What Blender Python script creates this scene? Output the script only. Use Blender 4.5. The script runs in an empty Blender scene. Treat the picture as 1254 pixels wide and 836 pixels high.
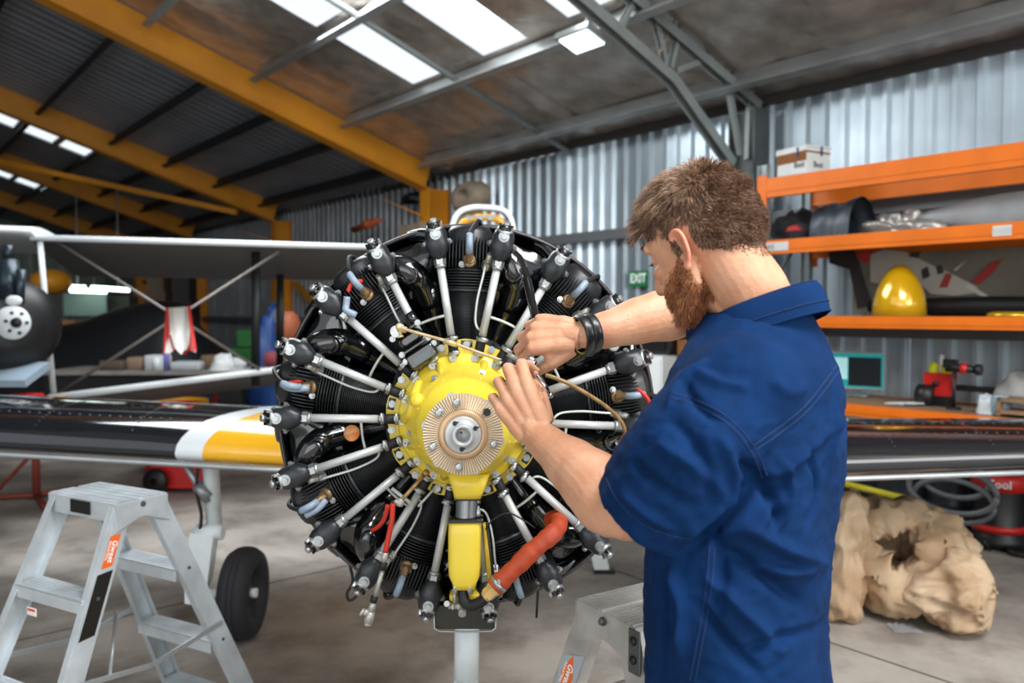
import bpy, bmesh, math, random
import numpy as np
from mathutils import Vector as V, Matrix, noise
from mathutils.bvhtree import BVHTree
from math import sin, cos, pi, radians as R, sqrt, atan2
random.seed(7); np.random.seed(7)
S = bpy.context.scene
COL = S.collection

# ---------- camera, world, light, exposure ----------
CAMH, PITCH, FPX = 1.5, R(2.1), 975.0
cd = bpy.data.cameras.new('camera'); cam = bpy.data.objects.new('camera', cd); COL.objects.link(cam)
cam.location = (0, 0, CAMH); cam.rotation_euler = (pi/2 - PITCH, 0, 0)
cd.sensor_width = 36; cd.lens = FPX/1254*36; cd.clip_start = 0.05
cd.dof.use_dof = True; cd.dof.focus_distance = 1.55; cd.dof.aperture_fstop = 3.4
S.camera = cam
w = bpy.data.worlds.new('world'); S.world = w; w.use_nodes = True
bg = w.node_tree.nodes['Background']; bg.inputs[0].default_value = (0.86, 0.94, 1.0, 1); bg.inputs[1].default_value = 0.85
S.view_settings.view_transform = 'Standard'; S.view_settings.look = 'None'
S.view_settings.exposure = 0.45; S.view_settings.gamma = 1; S.view_settings.use_curve_mapping = False

UU = V((0.643, -0.766, 0)); VV = V((0.766, 0.643, 0))      # hangar axes: along the long wall (towards the right), towards that wall
def HG(u, v, z=0): return UU*u + VV*v + V((0, 0, z))
WALLV, EAVE, SLOPE = 6.1, 3.32, math.tan(R(17.5))
def roofz(v): return EAVE + (WALLV - v)*SLOPE

def area(name, loc, target, sx, sy, power, col=(1, 1, 1)):
    l = bpy.data.lights.new(name, 'AREA'); l.shape = 'RECTANGLE'; l.size = sx; l.size_y = sy; l.energy = power; l.color = col
    o = bpy.data.objects.new(name, l); COL.objects.link(o); o.location = loc
    o.rotation_euler = (V(target) - V(loc)).to_track_quat('-Z', 'Y').to_euler(); return o
area('hangar_door_daylight', (4.6, -3.0, 3.1), (0.3, 1.9, 1.1), 4.0, 2.4, 150, (1.0, 0.985, 0.96))
area('door_fill_daylight', (-1.8, -4.6, 2.0), (-0.3, 3.2, 1.0), 5.0, 2.6, 62, (1.0, 0.985, 0.96))
area('skylight_daylight', HG(-5.6, 2.6, 4.1), HG(-5.0, 3.0, 0), 2.6, 3.0, 190, (0.93, 0.97, 1.0))
area('roof_light_daylight', HG(1.0, 1.4, 4.5), HG(0.4, 2.4, 0.6), 2.4, 2.0, 230, (0.97, 0.985, 1.0))

# ---------- pixel to world (1254 x 836 frame) ----------
_f = V((0, cos(PITCH), -sin(PITCH))); _u = V((0, sin(PITCH), cos(PITCH)))
def ray(px, py): return V(((px-627)/FPX, 0, 0)) + _u*((418-py)/FPX) + _f
def P(px, py, d):                      # point at depth d along the view axis
    return V((0, 0, CAMH)) + ray(px, py)*d
def onz(px, py, z): r = ray(px, py); return V((0, 0, CAMH)) + r*((z-CAMH)/r.z)
def onv(px, py, v):                    # (u, z) on a plane parallel to the long wall
    r = ray(px, py); k = v/r.dot(VV); p = r*k; return p.dot(UU), p.z + CAMH

# ---------- materials ----------
def lin(h):
    if isinstance(h, str):
        h = h.lstrip('#'); c = [int(h[i:i+2], 16)/255 for i in (0, 2, 4)]
        return tuple([(x/12.92 if x <= .04045 else ((x+.055)/1.055)**2.4) for x in c])
    return tuple(h)
_M = {}
def mat(name, col, rough=.5, metal=0, var=0, vscale=8, col2=None, bump=0, bscale=60, spec=.5, coat=0, sss=0, emit=0, stretch=None, alpha=1, trans=0, sheen=0, detail=4):
    if name in _M: return _M[name]
    m = bpy.data.materials.new(name); m.use_nodes = True; nt = m.node_tree; N = nt.nodes; L = nt.links
    b = N['Principled BSDF']; c = lin(col)
    b.inputs['Base Color'].default_value = (*c, 1); b.inputs['Roughness'].default_value = rough; b.inputs['Metallic'].default_value = metal
    b.inputs['Specular IOR Level'].default_value = spec; b.inputs['Coat Weight'].default_value = coat; b.inputs['Coat Roughness'].default_value = .05
    b.inputs['Alpha'].default_value = alpha; b.inputs['Transmission Weight'].default_value = trans
    if sheen: b.inputs['Sheen Weight'].default_value = sheen
    if sss:
        b.inputs['Subsurface Weight'].default_value = sss; b.inputs['Subsurface Radius'].default_value = (.012, .005, .003); b.inputs['Subsurface Scale'].default_value = 1
    if emit: b.inputs['Emission Color'].default_value = (*c, 1); b.inputs['Emission Strength'].default_value = emit
    tc = N.new('ShaderNodeTexCoord'); mp = N.new('ShaderNodeMapping'); L.new(tc.outputs['Object'], mp.inputs[0])
    if stretch: mp.inputs['Scale'].default_value = stretch
    if var or col2 is not None:
        n = N.new('ShaderNodeTexNoise'); n.inputs['Scale'].default_value = vscale; n.inputs['Detail'].default_value = detail
        L.new(mp.outputs[0], n.inputs['Vector'])
        r = N.new('ShaderNodeValToRGB'); e = r.color_ramp.elements; e[0].position = .35; e[1].position = .68
        c2 = lin(col2) if col2 is not None else tuple(min(1, x*(1+var)) for x in c)
        c1 = c if col2 is not None else tuple(x*(1-var) for x in c)
        e[0].color = (*c1, 1); e[1].color = (*c2, 1)
        L.new(n.outputs['Fac'], r.inputs[0]); L.new(r.outputs[0], b.inputs['Base Color'])
    if bump:
        n2 = N.new('ShaderNodeTexNoise'); n2.inputs['Scale'].default_value = bscale; n2.inputs['Detail'].default_value = 3
        L.new(mp.outputs[0], n2.inputs['Vector'])
        bm = N.new('ShaderNodeBump'); bm.inputs['Strength'].default_value = bump; bm.inputs['Distance'].default_value = .01
        L.new(n2.outputs['Fac'], bm.inputs['Height']); L.new(bm.outputs[0], b.inputs['Normal'])
    _M[name] = m; return m

# ---------- objects ----------
WM = {}
def tag(o, label=None, cat=None, group=None, kind=None):
    if label: o['label'] = label
    if cat: o['category'] = cat
    if group: o['group'] = group
    if kind: o['kind'] = kind
    return o
def thing(name, label, cat, loc=(0, 0, 0), rot=None, group=None, kind=None):
    o = bpy.data.objects.new(name, None); COL.objects.link(o); o.empty_display_size = .05
    M = Matrix.Translation(V(loc)) @ (rot.to_4x4() if rot is not None else Matrix.Identity(4))
    o.matrix_world = M; WM[o.name] = M; return tag(o, label, cat, group, kind)
def frame(x, y, z): return Matrix((x, y, z)).transposed()
def link(name, me, parent=None, M=None):
    o = bpy.data.objects.new(name, me); COL.objects.link(o)
    if parent is not None:
        o.parent = parent
        WM[o.name] = WM[parent.name].copy()
    else: WM[o.name] = Matrix.Identity(4)
    if M is not None:
        o.matrix_local = M; WM[o.name] = WM[o.name] @ M
    return o
class MB:
    """collects shapes (world or parent-local coordinates) and links them as ONE mesh object"""
    def __init__(s): s.v = []; s.f = []; s.mi = []; s.mats = []; s.cur = 0; s.sm = []; s.smooth = False; s.X = None
    def m(s, material):
        if material not in s.mats: s.mats.append(material)
        s.cur = s.mats.index(material); return s
    def add(s, vs, fs, smooth=None):
        n = len(s.v)
        if s.X is not None: vs = [s.X @ V(p) for p in vs]
        s.v += [tuple(p) for p in vs]; s.f += [tuple(i+n for i in f) for f in fs]
        s.mi += [s.cur]*len(fs); s.sm += [s.smooth if smooth is None else smooth]*len(fs); return s
    def box(s, c, sz, rot=None, taper=1):
        h = V(sz)/2; vs = []
        for z in (-1, 1):
            k = taper if z > 0 else 1
            for x, y in ((-1, -1), (1, -1), (1, 1), (-1, 1)): vs.append(V((x*h.x*k, y*h.y*k, z*h.z)))
        if rot is not None: vs = [rot @ p for p in vs]
        vs = [p + V(c) for p in vs]
        return s.add(vs, [(3, 2, 1, 0), (4, 5, 6, 7), (0, 1, 5, 4), (1, 2, 6, 5), (2, 3, 7, 6), (3, 0, 4, 7)], False)
    def rbox(s, c, sz, r=.005, rot=None, n=3):
        """rounded-corner box: rounded in its local XY outline, chamfered in Z"""
        hx, hy, hz = sz[0]/2, sz[1]/2, sz[2]/2; r = min(r, hx*.99, hy*.99); e = min(r, hz*.6)*.6
        def ol(ins):
            o = []
            for q, (cx, cy) in enumerate(((hx-r, hy-r), (-hx+r, hy-r), (-hx+r, -hy+r), (hx-r, -hy+r))):
                for i in range(n+1):
                    a = q*pi/2 + i*pi/2/n; o.append((cx+(r-ins)*cos(a), cy+(r-ins)*sin(a)))
            return o
        rings = [[V((x, y, z)) for x, y in ol(i)] for i, z in ((e, -hz), (0, -hz+e), (0, hz-e), (e, hz))]
        if rot is not None: rings = [[rot @ p for p in g] for g in rings]
        return s.loft([[p+V(c) for p in g] for g in rings], True, True, smooth=True)
    def loft(s, rings, cap0=True, cap1=True, closed=True, smooth=True):
        n = len(rings[0]); vs = [p for r in rings for p in r]; fs = []
        for i in range(len(rings)-1):
            for j in range(n if closed else n-1):
                k = (j+1) % n; fs.append((i*n+j, i*n+k, (i+1)*n+k, (i+1)*n+j))
        s.add(vs, fs, smooth)
        b = len(s.v) - len(vs)
        if cap0: s.f.append(tuple(b+j for j in reversed(range(n)))); s.mi.append(s.cur); s.sm.append(False)
        if cap1: s.f.append(tuple(b+(len(rings)-1)*n+j for j in range(n))); s.mi.append(s.cur); s.sm.append(False)
        return s
    def tube(s, pts, r, n=10, caps=True, squash=1, up=None, smooth=True):
        pts = [V(p) for p in pts]; rr = r if isinstance(r, (list, tuple)) else [r]*len(pts)
        rings = []; t0 = (pts[1]-pts[0]).normalized()
        a = V(up) if up is not None else (V((0, 0, 1)) if abs(t0.z) < .9 else V((1, 0, 0)))
        x = t0.cross(a).normalized()
        for i, p in enumerate(pts):
            t = ((pts[min(i+1, len(pts)-1)]-p).normalized() + (p-pts[max(i-1, 0)]).normalized())
            t = t.normalized() if t.length > 1e-9 else t0
            x = (x - t*x.dot(t)).normalized(); y = t.cross(x)
            rings.append([p + (x*cos(2*pi*k/n) + y*sin(2*pi*k/n)*squash)*rr[i] for k in range(n)])
        return s.loft(rings, caps, caps, smooth=smooth)
    def cyl(s, p0, p1, r0, r1=None, n=16, caps=True, smooth=True):
        return s.tube([p0, p1], [r0, r0 if r1 is None else r1], n, caps, smooth=smooth)
    def hexb(s, p, d, r, h, n=6):          # bolt head with washer
        d = V(d).normalized(); p = V(p)
        s.cyl(p, p+d*h*.25, r*1.35, n=12, smooth=False); return s.cyl(p+d*h*.25, p+d*h, r, r*.92, n=n, smooth=False)
    def lathe(s, prof, o=(0, 0, 0), ax=(0, 0, 1), n=32, caps=False, smooth=True, a0=0, a1=2*pi, xref=None):
        o = V(o); ax = V(ax).normalized()
        x = V(xref) if xref is not None else (V((1, 0, 0)) if abs(ax.x) < .9 else V((0, 1, 0)))
        x = (x-ax*x.dot(ax)).normalized(); y = ax.cross(x)
        full = abs(a1-a0-2*pi) < 1e-6; nn = n if full else n+1
        rings = [[o + ax*h + (x*cos(a0+(a1-a0)*k/n)+y*sin(a0+(a1-a0)*k/n))*r for k in range(nn)] for r, h in prof]
        return s.loft(rings, caps, caps, closed=full, smooth=smooth)
    def prism(s, outline, o, x, y, depth, smooth=False):
        o, x, y = V(o), V(x), V(y); z = x.cross(y).normalized()
        r0 = [o+x*a+y*b for a, b in outline]; r1 = [p+z*depth for p in r0]
        return s.loft([r0, r1], True, True, smooth=smooth)
    def ball(s, c, r, n=12, rot=None):
        c = V(c); rx, ry, rz = (r, r, r) if not isinstance(r, (tuple, list)) else r; rings = []
        for i in range(1, n):
            a = pi*i/n
            g = [V((rx*sin(a)*cos(2*pi*k/(2*n)), ry*sin(a)*sin(2*pi*k/(2*n)), -rz*cos(a))) for k in range(2*n)]
            if rot is not None: g = [rot @ p for p in g]
            rings.append([p+c for p in g])
        return s.loft(rings, True, True)
    def grid(s, fn, nu, nv, smooth=True):
        vs = [fn(i/nu, j/nv) for i in range(nu+1) for j in range(nv+1)]
        fs = [(i*(nv+1)+j, (i+1)*(nv+1)+j, (i+1)*(nv+1)+j+1, i*(nv+1)+j+1) for i in range(nu) for j in range(nv)]
        return s.add(vs, fs, smooth)
    def mesh(s, name='mesh', T=None):
        me = bpy.data.meshes.new(name)
        vs = s.v if T is None else [tuple(T @ V(p)) for p in s.v]
        me.from_pydata(vs, [], s.f); me.update()
        for mm in s.mats: me.materials.append(mm)
        if s.mats: me.polygons.foreach_set('material_index', s.mi)
        me.polygons.foreach_set('use_smooth', s.sm); return me
    def build(s, name, parent=None, world=False, label=None):
        T = WM[parent.name].inverted() if (world and parent is not None) else None
        o = link(name, s.mesh(name, T), parent)
        if label: o['label'] = label
        return o
def mb(material, smooth=False):
    b = MB(); b.m(material); b.smooth = smooth; return b
def catmull(pts, n=8):
    pts = [V(p) for p in pts]; q = [pts[0]*2-pts[1]] + pts + [pts[-1]*2-pts[-2]]; out = []
    for i in range(1, len(q)-2):
        for k in range(n):
            t = k/n; a, b, c, d = q[i-1], q[i], q[i+1], q[i+2]
            out.append(.5*((2*b)+(c-a)*t+(2*a-5*b+4*c-d)*t*t+(3*b-a-3*c+d)*t**3))
    return out + [pts[-1]]
def copy_tree(o, parent=None, keep_world=None):
    c = o.copy(); COL.objects.link(c)
    if parent is not None: c.parent = parent
    WM[c.name] = WM[o.name]
    for ch in [x for x in o.children]: copy_tree(ch, c)
    return c
def text_mesh(txt, size, T, material, name, parent=None, depth=.0006, bold=0, shear=0, sx=1):
    cu = bpy.data.curves.new(name, 'FONT'); cu.body = txt; cu.size = size; cu.extrude = depth; cu.align_x = 'CENTER'; cu.align_y = 'CENTER'
    cu.offset = bold; cu.shear = shear; cu.resolution_u = 2
    t = bpy.data.objects.new('t', cu); me = bpy.data.meshes.new_from_object(t); bpy.data.objects.remove(t)
    if parent is not None: T = WM[parent.name].inverted() @ T
    me.transform(T @ Matrix.Diagonal((sx, 1, 1, 1))); me.materials.clear(); me.materials.append(material)
    return link(name, me, parent)
def remesh(b, voxel, smooth_it=0, smooth_f=.5):
    """voxel-remesh the collected shapes into one continuous surface -> numpy verts, polygons"""
    o = bpy.data.objects.new('tmp', b.mesh('tmp')); COL.objects.link(o)
    md = o.modifiers.new('r', 'REMESH'); md.mode = 'VOXEL'; md.voxel_size = voxel; md.adaptivity = 0
    if smooth_it: sm = o.modifiers.new('s', 'SMOOTH'); sm.iterations = smooth_it; sm.factor = smooth_f
    dg = bpy.context.evaluated_depsgraph_get(); me = bpy.data.meshes.new_from_object(o.evaluated_get(dg))
    bpy.data.objects.remove(o); return me
def vget(me):
    a = np.empty(len(me.vertices)*3, np.float32); me.vertices.foreach_get('co', a); return a.reshape(-1, 3).astype(np.float64)
def nget(me):
    a = np.empty(len(me.vertices)*3, np.float32); me.vertex_normals.foreach_get('vector', a); return a.reshape(-1, 3).astype(np.float64)
def vset(me, a): me.vertices.foreach_set('co', a.astype(np.float32).ravel()); me.update()
# ======================= THE HANGAR =======================
FXU = -8.5
m_conc = mat('concrete_floor', '#9b938b', .6, col2='#c6beb4', vscale=1.4, bump=.15, bscale=30, detail=9)
def _conc():
    nt = m_conc.node_tree; N = nt.nodes; L = nt.links; b = N['Principled BSDF']
    prev = b.inputs['Base Color'].links[0].from_socket; tc = [n for n in N if n.type == 'TEX_COORD'][0]
    n = N.new('ShaderNodeTexNoise'); n.inputs['Scale'].default_value = 2.3; n.inputs['Detail'].default_value = 10; n.inputs['Roughness'].default_value = .65
    L.new(tc.outputs['Object'], n.inputs['Vector'])
    r = N.new('ShaderNodeValToRGB'); r.color_ramp.elements[0].position = .36; r.color_ramp.elements[1].position = .55
    r.color_ramp.elements[0].color = (.55, .52, .5, 1); r.color_ramp.elements[1].color = (1, 1, 1, 1)
    mx = N.new('ShaderNodeMix'); mx.data_type = 'RGBA'; mx.blend_type = 'MULTIPLY'; mx.inputs[0].default_value = .9
    L.new(n.outputs['Fac'], r.inputs[0]); L.new(prev, mx.inputs[6]); L.new(r.outputs[0], mx.inputs[7]); L.new(mx.outputs[2], b.inputs['Base Color'])
_conc()
fl = mb(m_conc); c = [HG(-27, -7, 0), HG(5, -7, 0), HG(5, 6.6, 0), HG(-27, 6.6, 0)]
fl.loft([[p-V((0, 0, .15)) for p in c], c], True, True, smooth=False)
tag(fl.build('floor'), kind='structure')
m_joint = mat('floor_joint', '#4d4743', .8)
for k, (a, b_) in enumerate((((-27, 3.4), (5, 3.4)), ((-4.2, -5), (-4.2, 6.4)), ((-9.4, -5), (-9.4, 6.4)))):
    j = mb(m_joint); p, q = HG(*a), HG(*b_); d = (q-p).normalized(); j.box((p+q)/2+V((0, 0, -.0035)), ((q-p).length, .008, .012), frame(d, V((0, 0, 1)).cross(d), V((0, 0, 1))))
    tag(j.build('trim_%d' % (k+1)), 'dark sawn joint in the concrete floor', kind='structure')

# long wall of corrugated sheets, each a part
m_sheetA = mat('galvanised_sheet', '#9ba7ae', .36, .6, var=.16, vscale=3, stretch=(1, 1, .15))
m_sheetB = mat('bright_galvanised_sheet', '#c9d8e1', .3, .4, var=.1, vscale=3, bump=.05, bscale=9)
m_sheetC = mat('old_grey_sheet', '#7c7f82', .5, .4, var=.16, vscale=3)
PIT = .165
def sheet(u0, npit, z0, z1, m, parent, v=WALLV, name='wall_sheet', axis=None):
    prof = []
    for i in range(npit):
        for du, dv in ((0.001, 0), (.100, 0), (.108, -.036), (.142, -.036)): prof.append((i*PIT+du, dv))
    prof.append((npit*PIT, 0))
    b = mb(m); rings = []
    for z in (z0, z1):
        if axis is None: rings.append([HG(u0+a, v+d, z) for a, d in prof])
        else: rings.append([HG(axis-d, u0+a, z) for a, d in prof])
    vs = rings[0]+rings[1]; n = len(prof)
    b.add(vs, [(j, j+1, n+j+1, n+j) for j in range(n-1)], False)
    b.m(m)
    return b.build(name, parent)
wb = thing('wall_back', None, None, kind='structure')
u = -26.4; k = 0
brights = [(-7.95, -7.1), (-6.75, -5.7), (-3.3, -.4), (-5.0, -4.4)]
while u < 2.6:
    n = 5 if k % 3 else 4
    uc = u+n*PIT/2
    m = m_sheetC if uc < FXU else m_sheetA
    if any(a <= uc <= b_ for a, b_ in brights): m = m_sheetB
    sheet(u, n, 0, EAVE-.02+random.uniform(-.05, .03), m, wb)
    u += n*PIT; k += 1
wf = thing('wall_front', None, None, kind='structure')
b = mb(m_sheetC); b.box((HG(-26.4, -6.7, 3.6)+HG(-5.2, -6.7, 3.6))/2, (21.2, .08, 7.2), frame(UU, VV, V((0, 0, 1)))); b.build('wall_sheet', wf)
# far end wall and its sheets
we = thing('wall_end', None, None, kind='structure')
v = -6.6
m_sheetD = mat('pale_green_sheet', '#8d9a90', .5, .2, var=.12)
while v < 5.9:
    sheet(v, 5, 0, roofz(v)-.02, m_sheetD, we, axis=-26.4); v += 5*PIT

# ceiling: ribbed steel over the far bays, foil insulation over the near bay, skylight openings left in it
m_rib = mat('dark_roof_sheet', '#85878e', .55, .2, var=.12, vscale=2)
m_foil = mat('foil_insulation', '#bcb2a9', .27, .6, var=.2, vscale=5, bump=1.0, bscale=9, stretch=(1, 1, 1))
def roofpt(u, v, dz=0): return HG(u, v, roofz(v)+dz)
cl = thing('ceiling', None, None, kind='structure')
def ribs(u0, u1, v0, v1):
    b = mb(m_rib); n = max(1, round((u1-u0)/.2)); st = (u1-u0)/n
    for i in range(n):
        uu = u0+i*st
        vs = []
        for vv in (v0, v1): vs += [roofpt(uu, vv), roofpt(uu+st*.7, vv), roofpt(uu+st*.76, vv, .03), roofpt(uu+st*.94, vv, .03), roofpt(uu+st, vv)]
        b.add(vs, [(j, j+1, 6+j, 5+j) for j in range(4)], False)
    return b
SKY = [  # rooflights: (u0, u1, v0, v1)
]
VTOP = -6.8
# purlin rows are the v lines; rooflight sheets lie between them
def hitroof(px, py):
    r = ray(px, py); o = V((0, 0, CAMH))
    # z = EAVE + (WALLV - v)*SLOPE
    k = (EAVE+WALLV*SLOPE-CAMH)/(r.z + r.dot(VV)*SLOPE); p = r*k; return p.dot(UU), p.dot(VV)
def bay(u0, u1, v0, v1, holes, maker):
    us = sorted(set([u0, u1]+[h for q in holes for h in q[:2]])); vs = sorted(set([v0, v1]+[h for q in holes for h in q[2:]]))
    for i in range(len(us)-1):
        for j in range(len(vs)-1):
            a, b_, c_, d = us[i], us[i+1], vs[j], vs[j+1]
            if any(h[0]-1e-6 <= a and b_ <= h[1]+1e-6 and h[2]-1e-6 <= c_ and d <= h[3]+1e-6 for h in holes): continue
            maker(a, b_, c_, d)
def mk_rib(a, b_, c_, d): ribs(a, b_, c_, d).build('roof_sheet', cl)
def mk_foil(a, b_, c_, d):
    b = mb(m_foil, True); nu = max(2, int((b_-a)/.11)); nv = max(2, int((d-c_)/.16))
    def fn(s, t):
        uu = a+(b_-a)*s; vv = c_+(d-c_)*t
        q = noise.noise(V((uu*1.4, vv*.5, 3)))*.05 + noise.noise(V((uu*5, vv*1.2, 9)))*.022
        e = min(1, 6*t*(1-t)+.05)*min(1, 8*s*(1-s)+.1)
        return roofpt(uu, vv, (q-.02)*e)
    b.grid(fn, nu, nv); b.build('foil_sheet', cl)
PUR = [5.63, 4.56, 3.5, 2.43, 1.36, .3, -.77, -1.83, -2.9, -3.96, -5.0]
HOLES_NEAR = [(-6.93, -6.33, 3.56, 4.5), (-6.93, -6.33, 2.49, 3.44), (-5.76, -5.16, 3.56, 4.5), (-5.76, -5.16, 2.49, 3.44), (-4.62, -4.02, 3.56, 4.46),
    (-1.6, -.6, .4, 2.4), (.8, 1.8, .4, 2.4)]
HOLES_FAR = [(-15.5, -14.82, 1.75, 2.22), (-15.5, -14.82, 2.3, 2.78), (-15.5, -14.82, 2.88, 3.34), (-20.2, -19.45, 2.3, 2.8), (-20.2, -19.45, 2.9, 3.4)]
bay(-26.4, FXU, -6.6, WALLV, HOLES_FAR, mk_rib)
bay(FXU-.05, 4.6, -6.6, WALLV-.02, HOLES_NEAR, mk_foil)
# translucent rooflight panes lying over the openings
m_pane = bpy.data.materials.new('rooflight_pane'); m_pane.use_nodes = True; nt = m_pane.node_tree; nt.nodes.clear()
_o = nt.nodes.new('ShaderNodeOutputMaterial'); _t = nt.nodes.new('ShaderNodeBsdfTranslucent'); _p = nt.nodes.new('ShaderNodeBsdfTransparent'); _mx = nt.nodes.new('ShaderNodeMixShader')
_t.inputs[0].default_value = (.95, .98, 1, 1); _mx.inputs[0].default_value = .35
nt.links.new(_p.outputs[0], _mx.inputs[1]); nt.links.new(_t.outputs[0], _mx.inputs[2]); nt.links.new(_mx.outputs[0], _o.inputs[0])
for k, h in enumerate(HOLES_NEAR+HOLES_FAR):
    b = mb(m_pane); b.add([roofpt(h[0]-.03, h[2]-.03, .07), roofpt(h[1]+.03, h[2]-.03, .07), roofpt(h[1]+.03, h[3]+.03, .07), roofpt(h[0]-.03, h[3]+.03, .07)], [(0, 1, 2, 3)])
    tag(b.build('window_%d' % (k+1)), 'translucent rooflight sheet in the sloping roof', kind='structure')
rs = V(roofpt(0, 1)-roofpt(0, 0)).normalized(); rn = UU.cross(rs).normalized(); rn = rn if rn.z > 0 else -rn
m_galv = mat('galvanised_purlin', '#a3a5a4', .35, .6, var=.12, vscale=4)
m_dark = mat('dark_purlin', '#2c2c2e', .6, .2)
def purlin(u0, u1, v, m, h=.15, w_=.06):
    b = mb(m); c0, c1 = roofpt(u0, v), roofpt(u1, v)
    for (a, s0, s1) in ((0, -.004, .004),):
        b.box((c0+c1)/2 - rn*(h/2+.02), (abs(u1-u0), .006, h), frame(UU, rs, rn))
        b.box((c0+c1)/2 - rn*.022 + rs*w_/2, (abs(u1-u0), w_, .005), frame(UU, rs, rn))
        b.box((c0+c1)/2 - rn*(h+.02) - rs*w_/2, (abs(u1-u0), w_, .005), frame(UU, rs, rn))
        b.box((c0+c1)/2 - rn*(h+.01) - rs*w_, (abs(u1-u0), .005, .02), frame(UU, rs, rn))
    return b.build('purlin', cl)
for v in PUR:
    purlin(FXU+.1, 4.4, v, m_galv, .17, .07)
v = 5.6
while v > -6.4:
    purlin(-26.3, FXU-.12, v, m_dark, .16, .06); v -= .96 if v < 3.6 else .78
# dark strip along the eave above the wall
m_eave = mat('dark_eave_strip', '#3a3735', .7)
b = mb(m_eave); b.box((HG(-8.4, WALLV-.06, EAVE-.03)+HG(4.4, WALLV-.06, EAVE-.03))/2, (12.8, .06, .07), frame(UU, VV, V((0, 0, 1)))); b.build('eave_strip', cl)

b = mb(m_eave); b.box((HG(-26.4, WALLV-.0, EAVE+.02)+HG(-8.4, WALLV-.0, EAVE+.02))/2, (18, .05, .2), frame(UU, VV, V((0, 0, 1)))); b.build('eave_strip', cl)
# portal frames
m_or = mat('yellow_orange_steel', '#d38a1c', .5, var=.12, vscale=2)
m_grey = mat('grey_steel', '#8f9694', .45, .3, var=.1, vscale=4)
m_gdark = mat('dark_grey_steel', '#515655', .5, .3, var=.1, vscale=4)
Z3 = V((0, 0, 1))
def ibeam(b, p, q, up, h, wd, t=.014):
    p, q = V(p), V(q); d = (q-p).normalized(); up = V(up); up = (up-d*up.dot(d)).normalized(); s_ = d.cross(up); F = frame(d, s_, up); L_ = (q-p).length; c_ = (p+q)/2
    b.box(c_, (L_, t*.8, h), F); b.box(c_+up*h/2, (L_, wd, t), F); b.box(c_-up*h/2, (L_, wd, t), F)
DZ = .16
def portal(u, vtop=-6.5, k=0, h=.36, wd=.2, cv=5.92, label=None):
    t = thing('portal_frame', label, 'steel frame', HG(u, cv, 0), group='orange portal frames of the hangar')
    b = mb(m_or); ibeam(b, HG(u, cv-.1, roofz(cv-.1)-DZ), HG(u, vtop, roofz(vtop)-DZ), rn, h, wd); b.build('rafter', t, True)
    b = mb(m_or); ibeam(b, HG(u, cv, 0), HG(u, cv, EAVE-.22), VV, .3, wd, .016); b.build('column', t, True)
    b = mb(m_or)
    b.prism([(0, 0), (-.75, .22), (-.1, .05)], HG(u, cv-.1, EAVE-.62)-UU*.008, VV, Z3, .016); b.build('haunch_plate', t, True)
    return t
portal(-8.62, label='nearest orange portal frame, its column just left of the canopy arch')
portal(-13.35, label='second orange portal frame, beyond the nearest one, column above the far wing')
portal(-17.6, label='third orange portal frame, crossing below the bright rooflights at far left')
portal(-22.0, label='farthest orange portal frame, low at the left edge of the roof')
# orange angle brace in the far roof and X brace at the far wall
def strut(name, p, q, r, m, label, cat='brace', sq=False, **k):
    b = mb(m); p, q = V(p), V(q)
    if sq:
        d = (q-p).normalized(); s_ = d.cross(Z3).normalized(); b.box((p+q)/2, ((q-p).length, r, r), frame(d, s_, d.cross(s_)))
    else: b.cyl(p, q, r, n=10)
    return tag(b.build(name), label, cat, **k)
strut('roof_brace', roofpt(-13.5, 5.2, -.4), roofpt(-17.4, 1.2, -.45), .09, m_or, 'thin orange brace running between the second and third portal frames', sq=True)
for i, (a, c_) in enumerate((((-12.9, 2.0), (-9.6, .5)), ((-12.9, .5), (-9.6, 2.0)))):
    strut('wall_brace', HG(a[0], 5.95, a[1]), HG(c_[0], 5.95, c_[1]), .08, m_or, ['orange diagonal wall brace falling to the right behind the biplane', 'orange diagonal wall brace rising to the right behind the biplane'][i], sq=True)
# grey lattice frame on the right
t = thing('lattice_frame', 'grey steel lattice frame with a dark column beside the orange rack', 'steel frame', HG(-3.92, 5.8, 0))
b = mb(m_gdark); ibeam(b, HG(-3.92, 5.9, 0), HG(-3.92, 5.9, EAVE-.12), UU, .24, .2, .016); b.build('column', t, True)
def bar(name, p, q, s_, m=m_grey):
    b = mb(m); p, q = V(p), V(q); d = (q-p).normalized(); y = d.cross(UU).normalized(); F = frame(d, UU, y); c_ = (p+q)/2; L_ = (q-p).length
    b.box(c_, (L_, s_, .008), F); b.box(c_+UU*s_/2-y*s_/2, (L_, .008, s_), F); b.box(c_-UU*s_/2-y*s_/2, (L_, .008, s_), F); return b.build(name, t, True)
TU = -3.92
def tp(px, py, u=TU):
    r = ray(px, py); k = u/r.dot(UU); return V((0, 0, CAMH))+r*k
up0, up1 = HG(TU+.03, 6.0, roofz(6.0)-.07), HG(TU+.03, -1.5, roofz(-1.5)-.07)
bar('top_chord', up0, up1, .075)
l0 = tp(897, 196); l1 = tp(824, 92); l2 = tp(720, 0); l3 = l2+(l2-l1)*3
bar('bottom_chord', l0, l1, .08); bar('bottom_chord', l1, l3, .08)
for a, c_ in (((828, 90), (882, 68)), ((884, 70), (905, 190)), ((917, 105), (914, 195)), ((822, 85), (838, 22)), ((817, 78), (796, -8)), ((760, 38), (790, -20))):
    bar('lattice_web', tp(*a), tp(*c_), .04)
strut('roof_tie_rod', roofpt(-5.97, .5, -.2), roofpt(-6.22, 6.05, -.12), .03, m_grey, 'straight grey tube tie crossing below the rooflights down to the wall head', 'tie')
strut('sag_strap', tp(806, 68), tp(852, 22)+VV*-.2, .012, mat('rusty_strap', '#8a7666', .6), 'thin rusty strap crossing the grey lattice frame', 'strap')
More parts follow.
